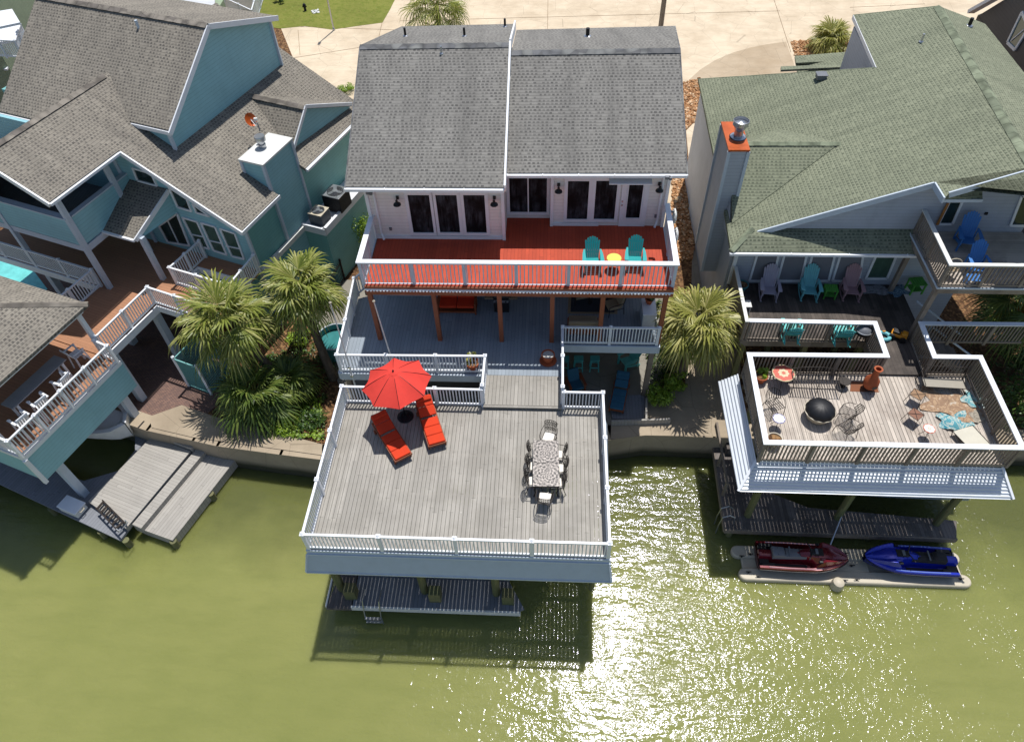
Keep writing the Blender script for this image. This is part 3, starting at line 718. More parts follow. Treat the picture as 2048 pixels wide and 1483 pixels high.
gt = MB(); gt.tube([(4.2, YR + .3, 10.6), (4.2, YR - .08, 10.4), (4.2, YR - .08, 8.35), (4.1, YR - .25, 8.15)], .045, 8); part(H, 'downspout', gt, 'white')
def vent(px, py, plane, r=.05, h=.35, mat='dmetal', par=None, fl=True):
    p = plane.on(px, py); m_ = MB(); m_.tube([p - Z * .05, p + Z * h], r, 10)
    o = part(par or H, 'vent_pipe', m_, mat)
    if fl: MB().lathe(p, [(r * 2.2, 0), (r * 2, .03), (r * 1.1, .06)], 12).build('flashing', 'metal', o)
PLF, PLB, PRB = Plane(*rl[:3]), Plane(*rb[:3]), Plane(*rrb[:3])
vent(811, 73, PLB); vent(929, 73, PLB); vent(1010, 54, PLB); vent(1175, 73, PRB, .08); vent(883, 108, PLF, .04, .3, 'metal')
# openings
def window(parent, x0, x1, y, z0, z1, mat='glassc', name='window', fw=.07, mull=0, dirv=None, org=None, rail_=0):
    """frame proud of the wall, pane inside; along X at wall plane y (facing -Y) unless dirv given"""
    X = dirv or Vector((1, 0, 0)); N = Vector((X.y, -X.x, 0)); O = org or Vector((0, y, 0))
    Pn = lambda u, z, d: O + X * u + N * d + Z * z
    f = MB()
    f.beam(Pn(x0 - fw / 2, z0 - fw, .02), Pn(x0 - fw / 2, z1 + fw, .02), fw, .07, up=N); f.beam(Pn(x1 + fw / 2, z0 - fw, .02), Pn(x1 + fw / 2, z1 + fw, .02), fw, .07, up=N)
    f.beam(Pn(x0, z0 - fw / 2, .02), Pn(x1, z0 - fw / 2, .02), .07, fw); f.beam(Pn(x0, z1 + fw / 2, .02), Pn(x1, z1 + fw / 2, .02), .07, fw)
    for k in range(1, mull + 1): u = x0 + (x1 - x0) * k / (mull + 1); f.beam(Pn(u, z0, .025), Pn(u, z1, .025), .05, .05, up=N)
    if rail_: z = z0 + (z1 - z0) * rail_; f.beam(Pn(x0, z, .022), Pn(x1, z, .022), .05, .045)
    o = f.build(name, 'white', parent)
    q = MB(); q.poly([Pn(x0, z0, .012), Pn(x1, z0, .012), Pn(x1, z1, .012), Pn(x0, z1, .012)]); q.build('pane', mat, o, fix=False)
    return o
PL_, PR_, PC_ = Plane(V(0, YL, 0), V(1, YL, 0), V(0, YL, 1)), Plane(V(0, YR, 0), V(1, YR, 0), V(0, YR, 1)), Plane(V(0, YC, 0), V(1, YC, 0), V(0, YC, 1))
def c2(x, y): return (680 + x / 5.689, 380 + y / 5.689)
def c3(x, y): return (1020 + x / 5.297, 320 + y / 5.297)
for a, b, cc in (((838, 478), (1072, 476), (775, 48)), ((1140, 476), (1370, 476), (1090, 48)), ((1442, 478), (1672, 478), (1405, 48))):
    p, q, r_ = PL_.on(*c2(*a)), PL_.on(*c2(*b)), PL_.on(*c2(*cc)); window(H, p.x, q.x, YL, p.z, r_.z, fw=.13)
for a, b, cc in (((600, 620), (815, 620), (615, 215)), ((885, 620), (1102, 620), (910, 212))):
    p, q, r_ = PR_.on(*c3(*a)), PR_.on(*c3(*b)), PR_.on(*c3(*cc)); window(H, p.x, q.x, YR, p.z, r_.z, fw=.13)
p, q, r_ = PC_.on(*c3(10, 545)), PC_.on(*c3(388, 545)), PC_.on(*c3(10, 160)); window(H, p.x - .03, q.x, YC, p.z, r_.z, name='sliding_door', fw=.12, mull=1)
p, q, r_ = PR_.on(*c3(1222, 600)), PR_.on(*c3(1368, 600)), PR_.on(*c3(1250, 258))
dr = MB(); dr.box(((p.x + q.x) / 2, YR - .02, ZR + 1.03), (q.x - p.x + .5, .05, 2.06)); dr = part(H, 'door', dr, 'white')
window(dr, p.x, q.x, YR - .05, p.z, r_.z + .05, name='glass_panel', fw=.03)
MB().lathe((p.x - .19, YR - .06, ZR + 1.0), [(.035, 0), (.03, .06)], 10).build('handle', 'metal', dr)
MB().box((p.x - .19, YR - .055, ZR + 1.2), (.06, .03, .06)).build('lock', 'metal', dr)
part(H, 'awning', MB().slab([V(2.15, YR - .42, 10.3), V(3.75, YR - .42, 10.3), V(3.75, YR, 10.42), V(2.15, YR, 10.42)], .04), 'white')
for c_, d_ in (((-1.84, YL - .04, (ZR + 10.7) / 2), (.12, .12, 10.7 - ZR)), ((-7.0, YL - .04, (ZR + 10.7) / 2), (.12, .12, 10.7 - ZR)), ((0.02, YR - .04, (ZR + 10.7) / 2), (.12, .1, 10.7 - ZR)), ((4.42, YR - .04, (ZR + 10.7) / 2), (.12, .1, 10.7 - ZR)), ((-4.43, YL - .02, ZR + .07), (5.2, .06, .14)), ((.95, YR - .02, ZR + .07), (1.9, .06, .14))): part(H, 'trim_board', MB().box(c_, d_), 'white')
for (px, py), PP in ((c2(657, 100), PL_), (c2(1757, 100), PL_), (c3(515, 275), PR_), (c3(1580, 265), PR_)):
    p = PP.on(px, py); s = MB(); s.tube([(p.x, p.y, p.z + .08), (p.x, p.y - .16, p.z + .14), (p.x, p.y - .24, p.z + .05)], .018, 8); s.lathe((p.x, p.y - .24, p.z - .1), [(.15, 0), (.14, .04), (.05, .12), (.045, .2)], 16); s.lathe((p.x, p.y - .02, p.z + .08), [(.06, -.06), (.06, .06)], 10)
    part(H, 'wall_light', s, 'black')
for (px, py), PP in ((c2(577, 437), PL_), (c3(1543, 590), PR_)):
    p = PP.on(px, py); part(H, 'outlet_box', MB().box((p.x, p.y - .03, p.z), (.1, .05, .13)), 'grey')
for q in (c2(330, 8), c3(1668, 165)):
    p = PL_.on(*q); part(H, 'flood_light', MB().box((p.x, p.y - .12, p.z), (.18, .12, .1)).box((p.x + .1, p.y - .16, p.z), (.1, .14, .1)), 'grey')
# red upper deck
ud = MB()
yf = 19.5
for x0, x1, y1 in ((-6.9, -1.8, YL), (-1.8, -.05, YC), (-.05, 4.48, YR)): ud.box(((x0 + x1) / 2, (yf + y1) / 2, ZR - .02), (x1 - x0, y1 - yf, .04))
D = part(H, 'upper_deck', ud, 'rdeck')
js = MB(); js.box((-1.2, yf - .03, ZR - .2), (11.5, .05, .34)); js.box((-6.93, 20.9, ZR - .2), (.05, 2.8, .34)); js.box((4.51, 21.3, ZR - .2), (.05, 3.7, .34))
for i in range(28): js.box((-6.7 + i * .41, 21.3, ZR - .18), (.04, 3.6, .24))
js.build('joists', 'brown', D)
tn = MB()
for i in range(91): tn.lathe((-6.85 + i * .125, yf - .08, ZR - .2), [(.05, -.02), (.05, .02)], 6)
tn.box((-1.2, yf - .065, ZR - .17), (11.5, .02, .06)); tn.build('edge_flashing', 'white', D)
for px, py in ((761, 678), (880.5, 680), (1003.5, 680), (1103, 682), (1197.7, 686)):
    p = at(px, py, ZL); part(H, 'deck_post', MB().box((p.x, 19.66, (ZL + ZR - .35) / 2), (.17, .17, ZR - .35 - ZL)), 'brown')
part(H, 'deck_post', MB().box((4.35, 19.66, (ZL + ZR - .35) / 2), (.17, .17, ZR - .35 - ZL)), 'brown')
part(H, 'beam', MB().box((-1.25, 19.66, ZR - .45), (11.4, .14, .26)), 'brown')
h = 1.05
rail(H, [V(-6.98, 22.23, ZR + h), V(-6.98, 19.6, ZR + h), V(4.5, 19.65, ZR + h), V(4.5, 23.1, ZR + h)], h + .12, 'palebl', 'white', pmax=1.95, flat=True, cw=.2, ends=(0, 0), postw=.12, pitch=.15)
# lower storey wall seen below the red deck
window(H, -3.5, -2.9, 22.0, ZL + .9, ZL + 2.2, org=Vector((0, YL, 0)))
w2 = MB(); w2.box((-4.43, YL - .03, ZL + 1.4), (5.2, .06, 2.8)); part(H, 'lower_wall', w2, 'wsid')
window(H, -5.0, -3.9, 0, ZL + .15, ZL + 2.1, org=Vector((0, YL - .06, 0)), name='sliding_door', mull=0)
window(H, -3.1, -2.3, 0, ZL + .15, ZL + 2.1, org=Vector((0, YL - .06, 0)), name='sliding_door', mull=0)
# ---------------- lower deck
LD = thing('lower_deck', 'blue grey painted deck with white railings under the red upper deck', 'deck', (-3, 19, ZG))
YB = 16.42
b = MB()
b.prism([(-8.22, 17.82), (-8.22, 22.0), (-7.3, 22.4), (-1.8, 22.4), (-1.8, 23.7), (4.4, 23.3), (4.4, 19.5), (.52, 19.5), (.52, 17.82)], ZL - .06, ZL)
part(LD, 'deck_boards', b, 'gdeck2')
b = MB()
for i in range(21): b.box((-2.38 + i * .14 + .05, 17.07, ZL - .02), (.13, 1.48, .04))
part(LD, 'bridge_boards', b, 'gdeck')
part(LD, 'step_board', MB().box((-.95, 16.3, ZL - .035), (2.96, .1, .07)), 'gdeck')
b = MB(); b.box((-5.3, 17.79, ZL - .2), (5.84, .05, .38)); b.box((2.46, 19.46, ZL - .2), (3.9, .05, .38)); b.box((-8.24, 19.9, ZL - .2), (.05, 4.2, .38)); b.box((-2.45, 17.05, ZL - .2), (.05, 1.5, .36)); b.box((.52, 17.9, ZL - .2), (.05, 3.2, .36)); b.box((4.42, 21.4, ZL - .2), (.05, 3.9, .36))
part(LD, 'rim_board', b, 'palebl')
b = MB()
for i in range(4): b.box((-3.85, 17.95 + i * .42, ZL - .2), (8.5, .05, .24))
for i in range(4, 13): b.box((-1.9, 17.95 + i * .42, ZL - .2), (12.4, .05, .24))
part(LD, 'joists', b, 'woodrail')
for x, y in ((-8.0, 18), (-5.3, 18), (-2.6, 18), (.4, 18), (.4, 19.7), (4.2, 19.7), (-8, 21.5), (-2.6, 21.5), (.4, 21.5), (4.2, 22.8)): part(LD, 'post', MB().box((x, y, (ZG + ZL - .3) / 2), (.2, .2, ZL - .3 - ZG)), 'woodrail')
h = .95; rz = ZL + h
rail(LD, [at(724, 544, rz), at(708, 557, rz), at(690, 640, rz), V(-8.13, 17.87, rz), V(-2.42, 17.94, rz), V(-2.42, 16.5, rz)], h, 'white', pmax=2.2)
rail(LD, [V(4.3, 19.56, rz), V(.53, 19.54, rz), V(.53, 16.5, rz)], h, 'white', pmax=2.0)
# ---------------- boathouse
BH = thing('boathouse', 'boathouse with large grey plank roof deck, white railings and pale blue skirt', 'boathouse', (-2.8, 13, 0))
b = MB(); x = -7.72
while x < 2.0: b.box((x + .0625, 13.39, ZB - .018), (.130, 6.08, .036)); x += .1415
part(BH, 'deck_boards', b, 'gdeck')
b = MB()
for i in range(4): b.box((-2.86, 10.9 + i * 1.65, ZB - .16), (9.7, .10, .24))
for x in (-7.72, -4.4, -1.5, 1.98): b.box((x, 13.4, ZB - .36), (.12, 6.0, .2))
part(BH, 'joists', b, 'woodrail')
b = MB(); b.box((-2.86, 10.32, ZB - .14), (9.86, .05, .3)); b.box((-2.86, 16.46, ZB - .14), (9.86, .05, .3)); b.box((-7.77, 13.4, ZB - .14), (.05, 6.1, .3)); b.box((2.04, 13.4, ZB - .14), (.05, 6.1, .3))
part(BH, 'rim_board', b, 'palebl')
zt, zb = ZB - .22, 3.8; o = .2
sk = MB()
A0, A1, A2, A3 = V(-7.8, 10.28, zt), V(2.07, 10.28, zt), V(2.07, 16.4, zt), V(-7.8, 16.4, zt)
B0, B1, B2, B3 = at(613, 1143, zb), at(1223, 1168, zb), V(2.3, 16.4, zb), V(-8.0, 16.4, zb); B1.y = B0.y
sk.slab([A0, A1, B1, B0], .05); sk.slab([A1, A2, B2, B1], .05); sk.slab([A3, A0, B0, B3], .05)
sk = part(BH, 'skirt', sk, paint('pale blue skirt board', 'aab7c3', .5, .08))
MB().beam(A0 + Z * .03, A1 + Z * .03, .07, .05).beam(B0 - Z * .02, B1 - Z * .02, .05, .07).beam(A1, B1, .07, .06).beam(A0, B0, .07, .06).build('skirt_trim', 'palebl', sk)
h = .95; rz = ZB + h
FL, FR, BL, BR = V(-7.69, 10.38, rz), V(2.0, 10.38, rz), V(-7.67, 16.44, rz), V(2.0, 16.38, rz)
rail(BH, [V(-2.46, 16.42, rz), BL, FL, FR, BR, V(.58, 16.38, rz)], h, 'white', pmax=2.45, pitch=.118)
for px in ((690, 1208), (860, 1205), (1005, 1210)):
    p = at(*px, .9); part(BH, 'piling', MB().tube([(p.x - .25, 10.75, -2), (p.x - .25, 10.75, ZB - .4)], .15, 12), 'pole'); part(BH, 'piling', MB().box((p.x + .2, 10.5, 1.0), (.42, .36, 1.1)), 'pole')
for x in (-7.5, -4.2, -1.2, 1.7):
    for y in (13.2, 15.9): part(BH, 'piling', MB().tube([(x, y, -2), (x, y, ZB - .4)], .15, 12), 'pole')
part(BH, 'piling', MB().tube([(1.7, 10.9, 1.2), (1.7, 10.9, ZB - .4)], .1, 12), 'pole')
DK = thing('boat_dock', 'low dock platform striped by sunlight below the grey boathouse deck', 'dock', (-4.3, 11.3, 0))
b = MB(); b.prism([(-7.0, 10.1), (-.95, 10.1), (-.72, 10.2), (-1.3, 11.2), (-1.3, 12.4), (-7.0, 12.4)], .8, .9); part(DK, 'deck_boards', b, 'ddock')
b = MB(); b.prism([(-7.95, 9.98), (-7.05, 9.98), (-7.05, 12.4), (-7.6, 12.4)], .72, .86); part(DK, 'side_boards', b, 'olddock')
b = MB(); b.box((-3.95, 10.06, .78), (6.2, .07, .26)); b.box((-7.98, 11.2, .76), (.06, 2.3, .2)); part(DK, 'rim_board', b, 'offwhite')
l = MB()
for x in (-6.55, -5.95): l.tube([(x, 10.6, 1.2), (x, 10.1, 1.35), (x, 9.85, .6), (x, 9.8, -.4)], .025, 6)
for z in (.5, .2): l.box((-6.25, 9.8, z), (.6, .1, .03))
part(DK, 'ladder', l, 'metal')
# ================================================================= teal house (axes turned -19.5 degrees)
GR = R(-19.5)
T = thing('teal_house', 'teal lap sided house with brown grey gabled roofs and a tall siding clad chimney', 'house', ABp(-25, 20, ZG))
def abbox(mb, a0, a1, b0, b1, z0, z1):
    return mb.prism([ABp(a, b, 0)[:2] for a, b in ((a0, b0), (a1, b0), (a1, b1), (a0, b1))], z0, z1)
PE = Plane(ABp(-19.92, 17, 7.6), ABp(-19.92, 25, 7.6), ABp(-27.5, 20, 7.6 + .55 * 7.58))
def E(a, b): return ABp(a, b, 7.6 + .55 * (-19.92 - a))
def E2(a, b): return ABp(a, b, 7.6 + .55 * 7.58 - .55 * (-27.5 - a))
PA = Plane(ABp(-23.43, 23, 13.35), ABp(-23.43, 19.06, 10.7), ABp(-30, 19.06, 10.7))
def Af(a, b): return ABp(a, b, 10.7 + (b - 19.06) * .6726)
w = MB()
abbox(w, -34, -20.32, 18.1, 28, ZG, 7.55); abbox(w, -33, -23.75, 19.25, 27.1, 7.5, 10.72)
part(T, 'wall', w, 'tsid2')
w = MB()  # upper gable end wall, facing +a
P = [(19.25, 9.4), (19.25, 10.75), (23, 13.2), (27.15, 11.92), (27.15, 8.2)]
w.add([ABp(-23.74, b, z) for b, z in P] + [ABp(-24.0, b, z) for b, z in P], [(0, 1, 2, 3, 4), (9, 8, 7, 6, 5)] + [(i, 5 + i, 5 + (i + 1) % 5, (i + 1) % 5) for i in range(5)])
abbox(w, -26.6, -23.76, 19.22, 19.4, 9.4, 10.74)
part(T, 'gable_wall', w, 'tsid')
w = MB()  # water side wall under the big rake
P = [(-26.2, ZL - .05), (-20.32, ZL - .05), (-20.32, 7.66), (-24.9, 10.2), (-26.2, 10.2)]
w.add([ABp(a, 18.04, z) for a, z in P] + [ABp(a, 18.2, z) for a, z in P], [(0, 1, 2, 3, 4), (9, 8, 7, 6, 5)] + [(i, 5 + i, 5 + (i + 1) % 5, (i + 1) % 5) for i in range(5)])
abbox(w, -34, -26.2, 18.04, 18.2, ZL - .05, 10.2)
FW = part(T, 'front_wall', w, 'tsid')
# roofs
rE = MB()
rE.slab([E(-27.5, 17.55), E(-21.42, 17.55), E(-21.42, 28), E(-27.5, 28)], .16); rE.slab([E(-21.42, 17.55), E(-19.92, 17.55), E(-19.92, 20.25), E(-21.42, 20.25)], .16); rE.slab([E(-21.42, 22.39), E(-19.92, 22.39), E(-19.92, 28), E(-21.42, 28)], .16)
rE.slab([E(-27.5, 13.8), E(-24.92, 13.8), E(-24.92, 17.55), E(-27.5, 17.55)], .16)
rE.slab([E2(-35, 13.8), E2(-27.5, 13.8), E2(-27.5, 22), E2(-35, 22)], .16)
RE_ = part(T, 'roof', rE, 'shb')
c = MB(); cap(c, E(-27.5, 13.8), E(-27.5, 20.3), .4); c.build('ridge_cap', 'shcapb', RE_)
pa = [ABp(-23.43, 23, 13.35), Af(-23.43, 19.06), Af(-26.4, 19.06), Af(-27.5, 20.2), Af(-28.6, 19.06), Af(-28.6, 18.3), PA.on(-60, 200), PA.on(75, 0), PA.on(95, -45)]
Lf = [ABp(-23.43, 23, 13.35), Af(-23.43, 19.06), Af(-28.6, 19.06), Af(-28.6, 18.35), Af(-32.6, 18.35), ABp(-32.9, 23, 13.35)]
rA = MB().slab(Lf, .16).slab([ABp(-32.9, 23, 13.35), ABp(-23.43, 23, 13.35), ABp(-23.43, 27.35, 11.95), ABp(-32.9, 27.35, 11.95)], .16)
RA = part(T, 'roof', rA, 'shb'); c = MB(); cap(c, ABp(-32.9, 23, 13.35), ABp(-23.43, 23, 13.35), .42); c.build('ridge_cap', 'shcapb', RA)
vent(277, 55, PA, .06, .3, 'palebl', T, False)
C0, C1, C2, C3, C4 = at(487, 186, 9.62), at(612, 213, 9.5), at(586, 303, 8.12), at(704, 208, 8.12), at(560, 172, 8.4)
rC = MB().slab([C0, C2, C1], .12).slab([C0, C1, C3, C4], .12); RC = part(T, 'roof', rC, 'shb'); c = MB(); cap(c, C0, C1, .4); c.build('ridge_cap', 'shcapb', RC)
gz = MB(); q = dirA * -.18
g3 = [C1 + q - Z * .1, C2 + q - Z * .06, C2 + q - Z * .7, C3 + q - Z * .7, C3 + q - Z * .1]; gz.add(g3 + [p - dirA * .15 for p in g3], [(0, 1, 2, 3, 4), (9, 8, 7, 6, 5)] + [(i, 5 + i, 5 + (i + 1) % 5, (i + 1) % 5) for i in range(5)]); part(T, 'gable_wall', gz, 'tsid')
for a, b, hh in ((C1, C2, .16), (C1, C3, .16), (ABp(-23.4, 23, 13.25), Af(-23.4, 19.0) - Z * .1, .22), (ABp(-23.4, 23, 13.25), ABp(-23.4, 27.35, 11.85), .22), (E(-24.9, 17.52) - Z * .1, E(-19.9, 17.52) - Z * .1, .2), (E(-27.5, 13.78) - Z * .1, E(-24.9, 13.78) - Z * .1, .2), (E(-19.9, 17.5) - Z * .1, E(-19.9, 20.3) - Z * .1, .16), (E(-19.9, 22.4) - Z * .1, E(-19.9, 28) - Z * .1, .16), (Af(-23.4, 19.03) - Z * .12, Af(-26.4, 19.03) - Z * .12, .16), (Af(-28.6, 18.3) - Z * .12, Af(-32.6, 18.3) - Z * .12, .18)): part(T, 'fascia', MB().beam(a, b, .06, hh), 'white')
g = MB(); g.beam(E(-24.86, 13.8) - Z * .06, E(-24.86, 17.5) - Z * .06, .1, .1); part(T, 'gutter', g, 'white')
g = MB(); g.beam(E(-19.84, 22.4) - Z * .06, E(-19.84, 28) - Z * .06, .1, .1); part(T, 'gutter', g, 'white')
for a, b, z0, z1 in ((-23.72, 19.2, 9.5, 10.7), (-20.27, 18.05, ZG, 7.5), (-26.15, 18.0, ZL, 10), (-23.72, 27.1, 8.3, 11.8)): part(T, 'corner_trim', MB().beam(ABp(a, b, z0), ABp(a, b, z1), .13, .13), 'palebl')
def wedge(pts_px, plane, mat='glass', parent=None, off=.03, fw=.09, name='window', bars=()):
    P = [plane.on(*p) for p in pts_px]; n = plane.n if plane.n.dot(CAMP - plane.p) > 0 else -plane.n
    P = [p + n * off for p in P]; c_ = sum(P, Vector()) / len(P); f = MB()
    for i in range(len(P)):
        a, b = P[i], P[(i + 1) % len(P)]; f.beam(a, b, fw, .06, up=n)
    for a, b in bars: f.beam(plane.on(*a) + n * off, plane.on(*b) + n * off, .05, .05, up=n)
    o = f.build(name, 'white', parent); MB().poly([p - n * .012 for p in P]).build('pane', mat, o, fix=False); return o
W1 = wallp(ABp(-25, 18.04, 5), ABp(-21, 18.04, 5))
def d3(x, y): return (180 + x / 5.297, 280 + y / 5.297)
for pl in ([(455, 292), (600, 335), (665, 375), (715, 480), (510, 425)], [(840, 495), (1030, 620), (1080, 750), (935, 705)], [(1090, 670), (1275, 805), (1135, 765)]):
    wedge([d3(*p) for p in pl], W1, 'glass', T)
for pl, br in (([(985, 815), (1140, 862), (1268, 1148), (1135, 1108)], ((1062, 990), (1205, 1020))), ([(1182, 872), (1330, 915), (1455, 1210), (1315, 1165)], ((1250, 1055), (1400, 1088))), ([(1382, 932), (1540, 985), (1638, 1255), (1510, 1225)], ((1445, 1115), (1600, 1148)))):
    wedge([d3(*p) for p in pl], W1, 'glassg', T, bars=[[d3(*q) for q in br]])
W2 = wallp(ABp(-25, 18.0, 5), ABp(-21, 18.0, 5))
dd = wedge([d3(*p) for p in [(735, 905), (925, 775), (1060, 1115), (830, 1075)]], W2, 'glass', T, name='french_door', bars=[[d3(825, 842), d3(945, 1092)]])
# balcony parapet and post
bp = MB(); abbox(bp, -34, -25.95, 14.62, 14.75, 7.35, 8.7); abbox(bp, -26.02, -25.88, 14.76, 18.03, 7.35, 8.7); part(T, 'balcony_parapet', bp, 'tsid')
bp = MB(); abbox(bp, -34, -25.9, 14.55, 14.82, 8.7, 8.76); abbox(bp, -26.08, -25.82, 14.83, 18.03, 8.7, 8.76); part(T, 'parapet_cap', bp, 'palebl')
bp = MB(); abbox(bp, -34, -26.03, 14.76, 18.03, 7.45, 7.55); part(T, 'balcony_floor', bp, 'ddock')
bp = MB(); abbox(bp, -34, -25.9, 14.64, 14.8, 7.0, 7.3); abbox(bp, -26.0, -25.85, 14.81, 18.03, 7.0, 7.3); part(T, 'balcony_beam', bp, 'palebl')
for a, b, z1 in ((-25.9, 14.68, 10.3), (-30.2, 14.68, 10.3), (-24.04, 16.0, 7.3), (-25.9, 17.3, 10.3)): part(T, 'column', MB().beam(ABp(a, b, ZL), ABp(a, b, z1), .2, .2, up=dirA), 'palebl')
pr = [ABp(-26.0, 15.75, 7.35), ABp(-24.15, 15.75, 7.35), ABp(-23.75, 18.03, 8.45), ABp(-25.84, 18.03, 8.45)]
part(T, 'porch_roof', MB().slab(pr, .12), 'shb')
part(T, 'porch_roof_trim', MB().beam(pr[1] - Z * .08, pr[2] - Z * .08, .06, .2), 'white'); part(T, 'gutter', MB().beam(pr[0] - Z * .05 - dirB * .05, pr[1] - Z * .05 - dirB * .05, .1, .1), 'white')
pg = MB(); P = [ABp(-24.15, 16.1, 7.3), ABp(-23.85, 18.02, 8.25), ABp(-23.85, 18.02, 7.2), ABp(-24.1, 16.1, 7.2)]; pg.add(P + [p - dirA * .1 for p in P], [(0, 1, 2, 3), (7, 6, 5, 4), (0, 4, 5, 1), (1, 5, 6, 2), (2, 6, 7, 3), (3, 7, 4, 0)]); part(T, 'porch_gable', pg, 'tsid')
# chimney
ch = MB(); abbox(ch, -21.4, -20.26, 20.27, 22.37, ZG, 9.0); CH = part(T, 'chimney', ch, 'tsid')
c = MB(); abbox(c, -21.48, -20.18, 20.19, 22.45, 9.0, 9.08); c.build('chimney_cap', 'offwhite', CH)
c = MB()
for a, b in ((-21.4, 20.27), (-20.26, 20.27), (-20.26, 22.37)): c.beam(ABp(a, b, ZL if a > -21 else 8.4), ABp(a, b, 9.0), .13, .13, up=dirA)
c.build('chimney_trim', 'palebl', CH)
p = at(525, 293, 9.1); c = MB(); c.lathe(p, [(.17, -.05), (.17, .12), (.11, .13), (.11, .28), (.24, .3), (.24, .48), (.22, .52)], 20); c.build('flue', 'metal', CH, smooth=True)
# side platform for air conditioners
pl = MB(); abbox(pl, -20.3, -19.05, 21.55, 25.6, ZG, 4.86); part(T, 'side_wall', pl, 'tsid2')
pl = MB(); abbox(pl, -20.3, -19.0, 21.5, 25.65, 4.86, 4.92); abbox(pl, -19.1, -18.95, 21.45, 25.7, 4.7, 5.08); abbox(pl, -20.25, -18.95, 21.42, 21.55, 4.7, 5.08); part(T, 'platform_trim', pl, 'white')
pl = MB(); abbox(pl, -20.27, -20.1, 18.1, 21.4, 4.75, 5.0); part(T, 'band_board', pl, 'offwhite')
part(T, 'wall_vent', MB().beam(at(681, 466, 2.8) - dirB * .01, at(681, 466, 2.8) + Z * .9, .5, .05, up=dirA), 'offwhite')
# small roofs behind
part(T, 'rear_roof', MB().slab([at(395, 30, 11.5), at(455, 14, 11.2), at(520, 60, 10.2), at(470, 72, 10.6), at(410, 62, 11.5)], .12), 'shb')
part(T, 'rear_roof', MB().slab([at(330, 18, 11.5), at(353, 4, 11.5), at(405, 42, 11.0), at(380, 48, 11.3)], .12), 'shb')
part(T, 'rear_roof', MB().slab([at(540, 100, 7.4), at(568, 122, 7.2), at(642, 160, 6.8), at(625, 172, 6.6), at(560, 168, 6.8)], .12), 'shb')
part(T, 'rear_wall', MB().prism([(p.x, p.y) for p in (at(545, 120, 6.4), at(618, 160, 6.4), at(618, 175, 6.4), at(560, 175, 6.4))], ZG, 6.5), 'tsid2')
# air conditioners
def ac(name, px, size, hh, label, col):
    p = at(*px, 4.92); t = thing(name, label, 'air conditioner', p, 'air conditioning units')
    b = MB(mt=Matrix.Translation(p) @ Matrix.Rotation(GR, 4, 'Z'))
    b.box((0, 0, hh / 2 + .04), (size, size, hh)); part(t, 'casing', b, col, bevel=.03)
    g = MB(mt=b.mt)
    for i in range(14):
        z = .1 + i * (hh - .15) / 14; g.box((0, 0, z + .02), (size + .015, size + .015, .012))
    part(t, 'louvres', g, col)
    g = MB(mt=b.mt); g.box((0, 0, hh + .055), (size * 1.04, size * 1.04, .03)); part(t, 'lid', g, 'metal' if 'large' in label else 'cream', bevel=.01)
    g = MB(mt=b.mt); g.lathe((0, 0, hh + .072), [(size * .42, 0), (size * .42, .004)], 24); part(t, 'fan_opening', g, 'black')
    g = MB(mt=b.mt); g.lathe((0, 0, hh + .078), [(size * .13, 0), (size * .13, .05)], 16)
    for k in range(3): a = k * 2.09; g.box((math.cos(a) * size * .24, math.sin(a) * size * .24, hh + .09), (size * .3, size * .17, .012), rz=a)
    for r_ in (.18, .26, .34, .41): g.tube([(math.cos(R(q)) * size * r_, math.sin(R(q)) * size * r_, hh + .11) for q in range(0, 360, 20)], .005, 4, True)
    part(t, 'fan', g, 'metal'); return t
ac('air_conditioner', (643, 444), .72, .62, 'smaller grey air conditioning unit nearer the teal chimney on the side platform', 'grey')
ac('air_conditioner', (678, 414), .95, .85, 'large dark air conditioning unit with a white lid on the side platform', 'black')
# satellite dish
t = thing('satellite_dish', 'rusty orange satellite dish with white arm standing behind the teal chimney', 'satellite dish', at(522, 272, 9))
p = at(520, 262, 9.3); q = p + V(-.25, 0, .55)
part(t, 'mast', MB().tube([p, p + Z * .35, q], .03, 8), 'grey')
m = Matrix.Translation(q) @ V(.55, -.55, .5).to_track_quat('Z', 'Y').to_matrix().to_4x4()
d = MB(mt=m @ Matrix.Scale(.7, 4)); d.lathe((0, 0, -.1), [(.02, 0), (.2, .02), (.34, .07), (.42, .12), (.42, .135), (.33, .09), (.2, .04), (.02, .02)], 24, sx=.85); part(t, 'reflector', d, 'copper', smooth=True)
part(t, 'feed_arm', MB().tube([q, q + m.to_3x3() @ V(0, -.35, .25), q + m.to_3x3() @ V(0, -.1, .62)], .018, 6).box(q + m.to_3x3() @ V(0, -.1, .64), (.14, .1, .1)), 'offwhite')
# ---------------- teal house decks
TD = thing('raised_deck', 'brown plank raised deck and bridge with white railings beside the teal house', 'deck', ABp(-27, 15, ZG))
b = MB(); abbox(b, -34, -23.2, 14.6, 18.04, ZL - .08, ZL); abbox(b, -26.4, -23.2, 11.35, 14.6, ZL - .08, ZL - .001); abbox(b, -23.2, -20.4, 14.55, 15.9, ZL - .08, ZL); abbox(b, -23.2, -20.2, 17.25, 18.03, ZL - .08, ZL)
part(TD, 'deck_boards', b, 'bdeck', grain=GR)
b = MB()
for a0, a1, b0, b1 in ((-23.17, -23.1, 11.3, 14.6), (-34, -26.4, 14.52, 14.58), (-26.47, -26.4, 11.3, 14.6), (-23.1, -20.4, 14.48, 14.54), (-23.15, -23.08, 15.9, 17.25), (-23.1, -20.4, 15.9, 15.96), (-23.1, -20.2, 17.18, 17.24)): abbox(b, a0, a1, b0, b1, ZL - .35, ZL)
part(TD, 'rim_board', b, 'white')
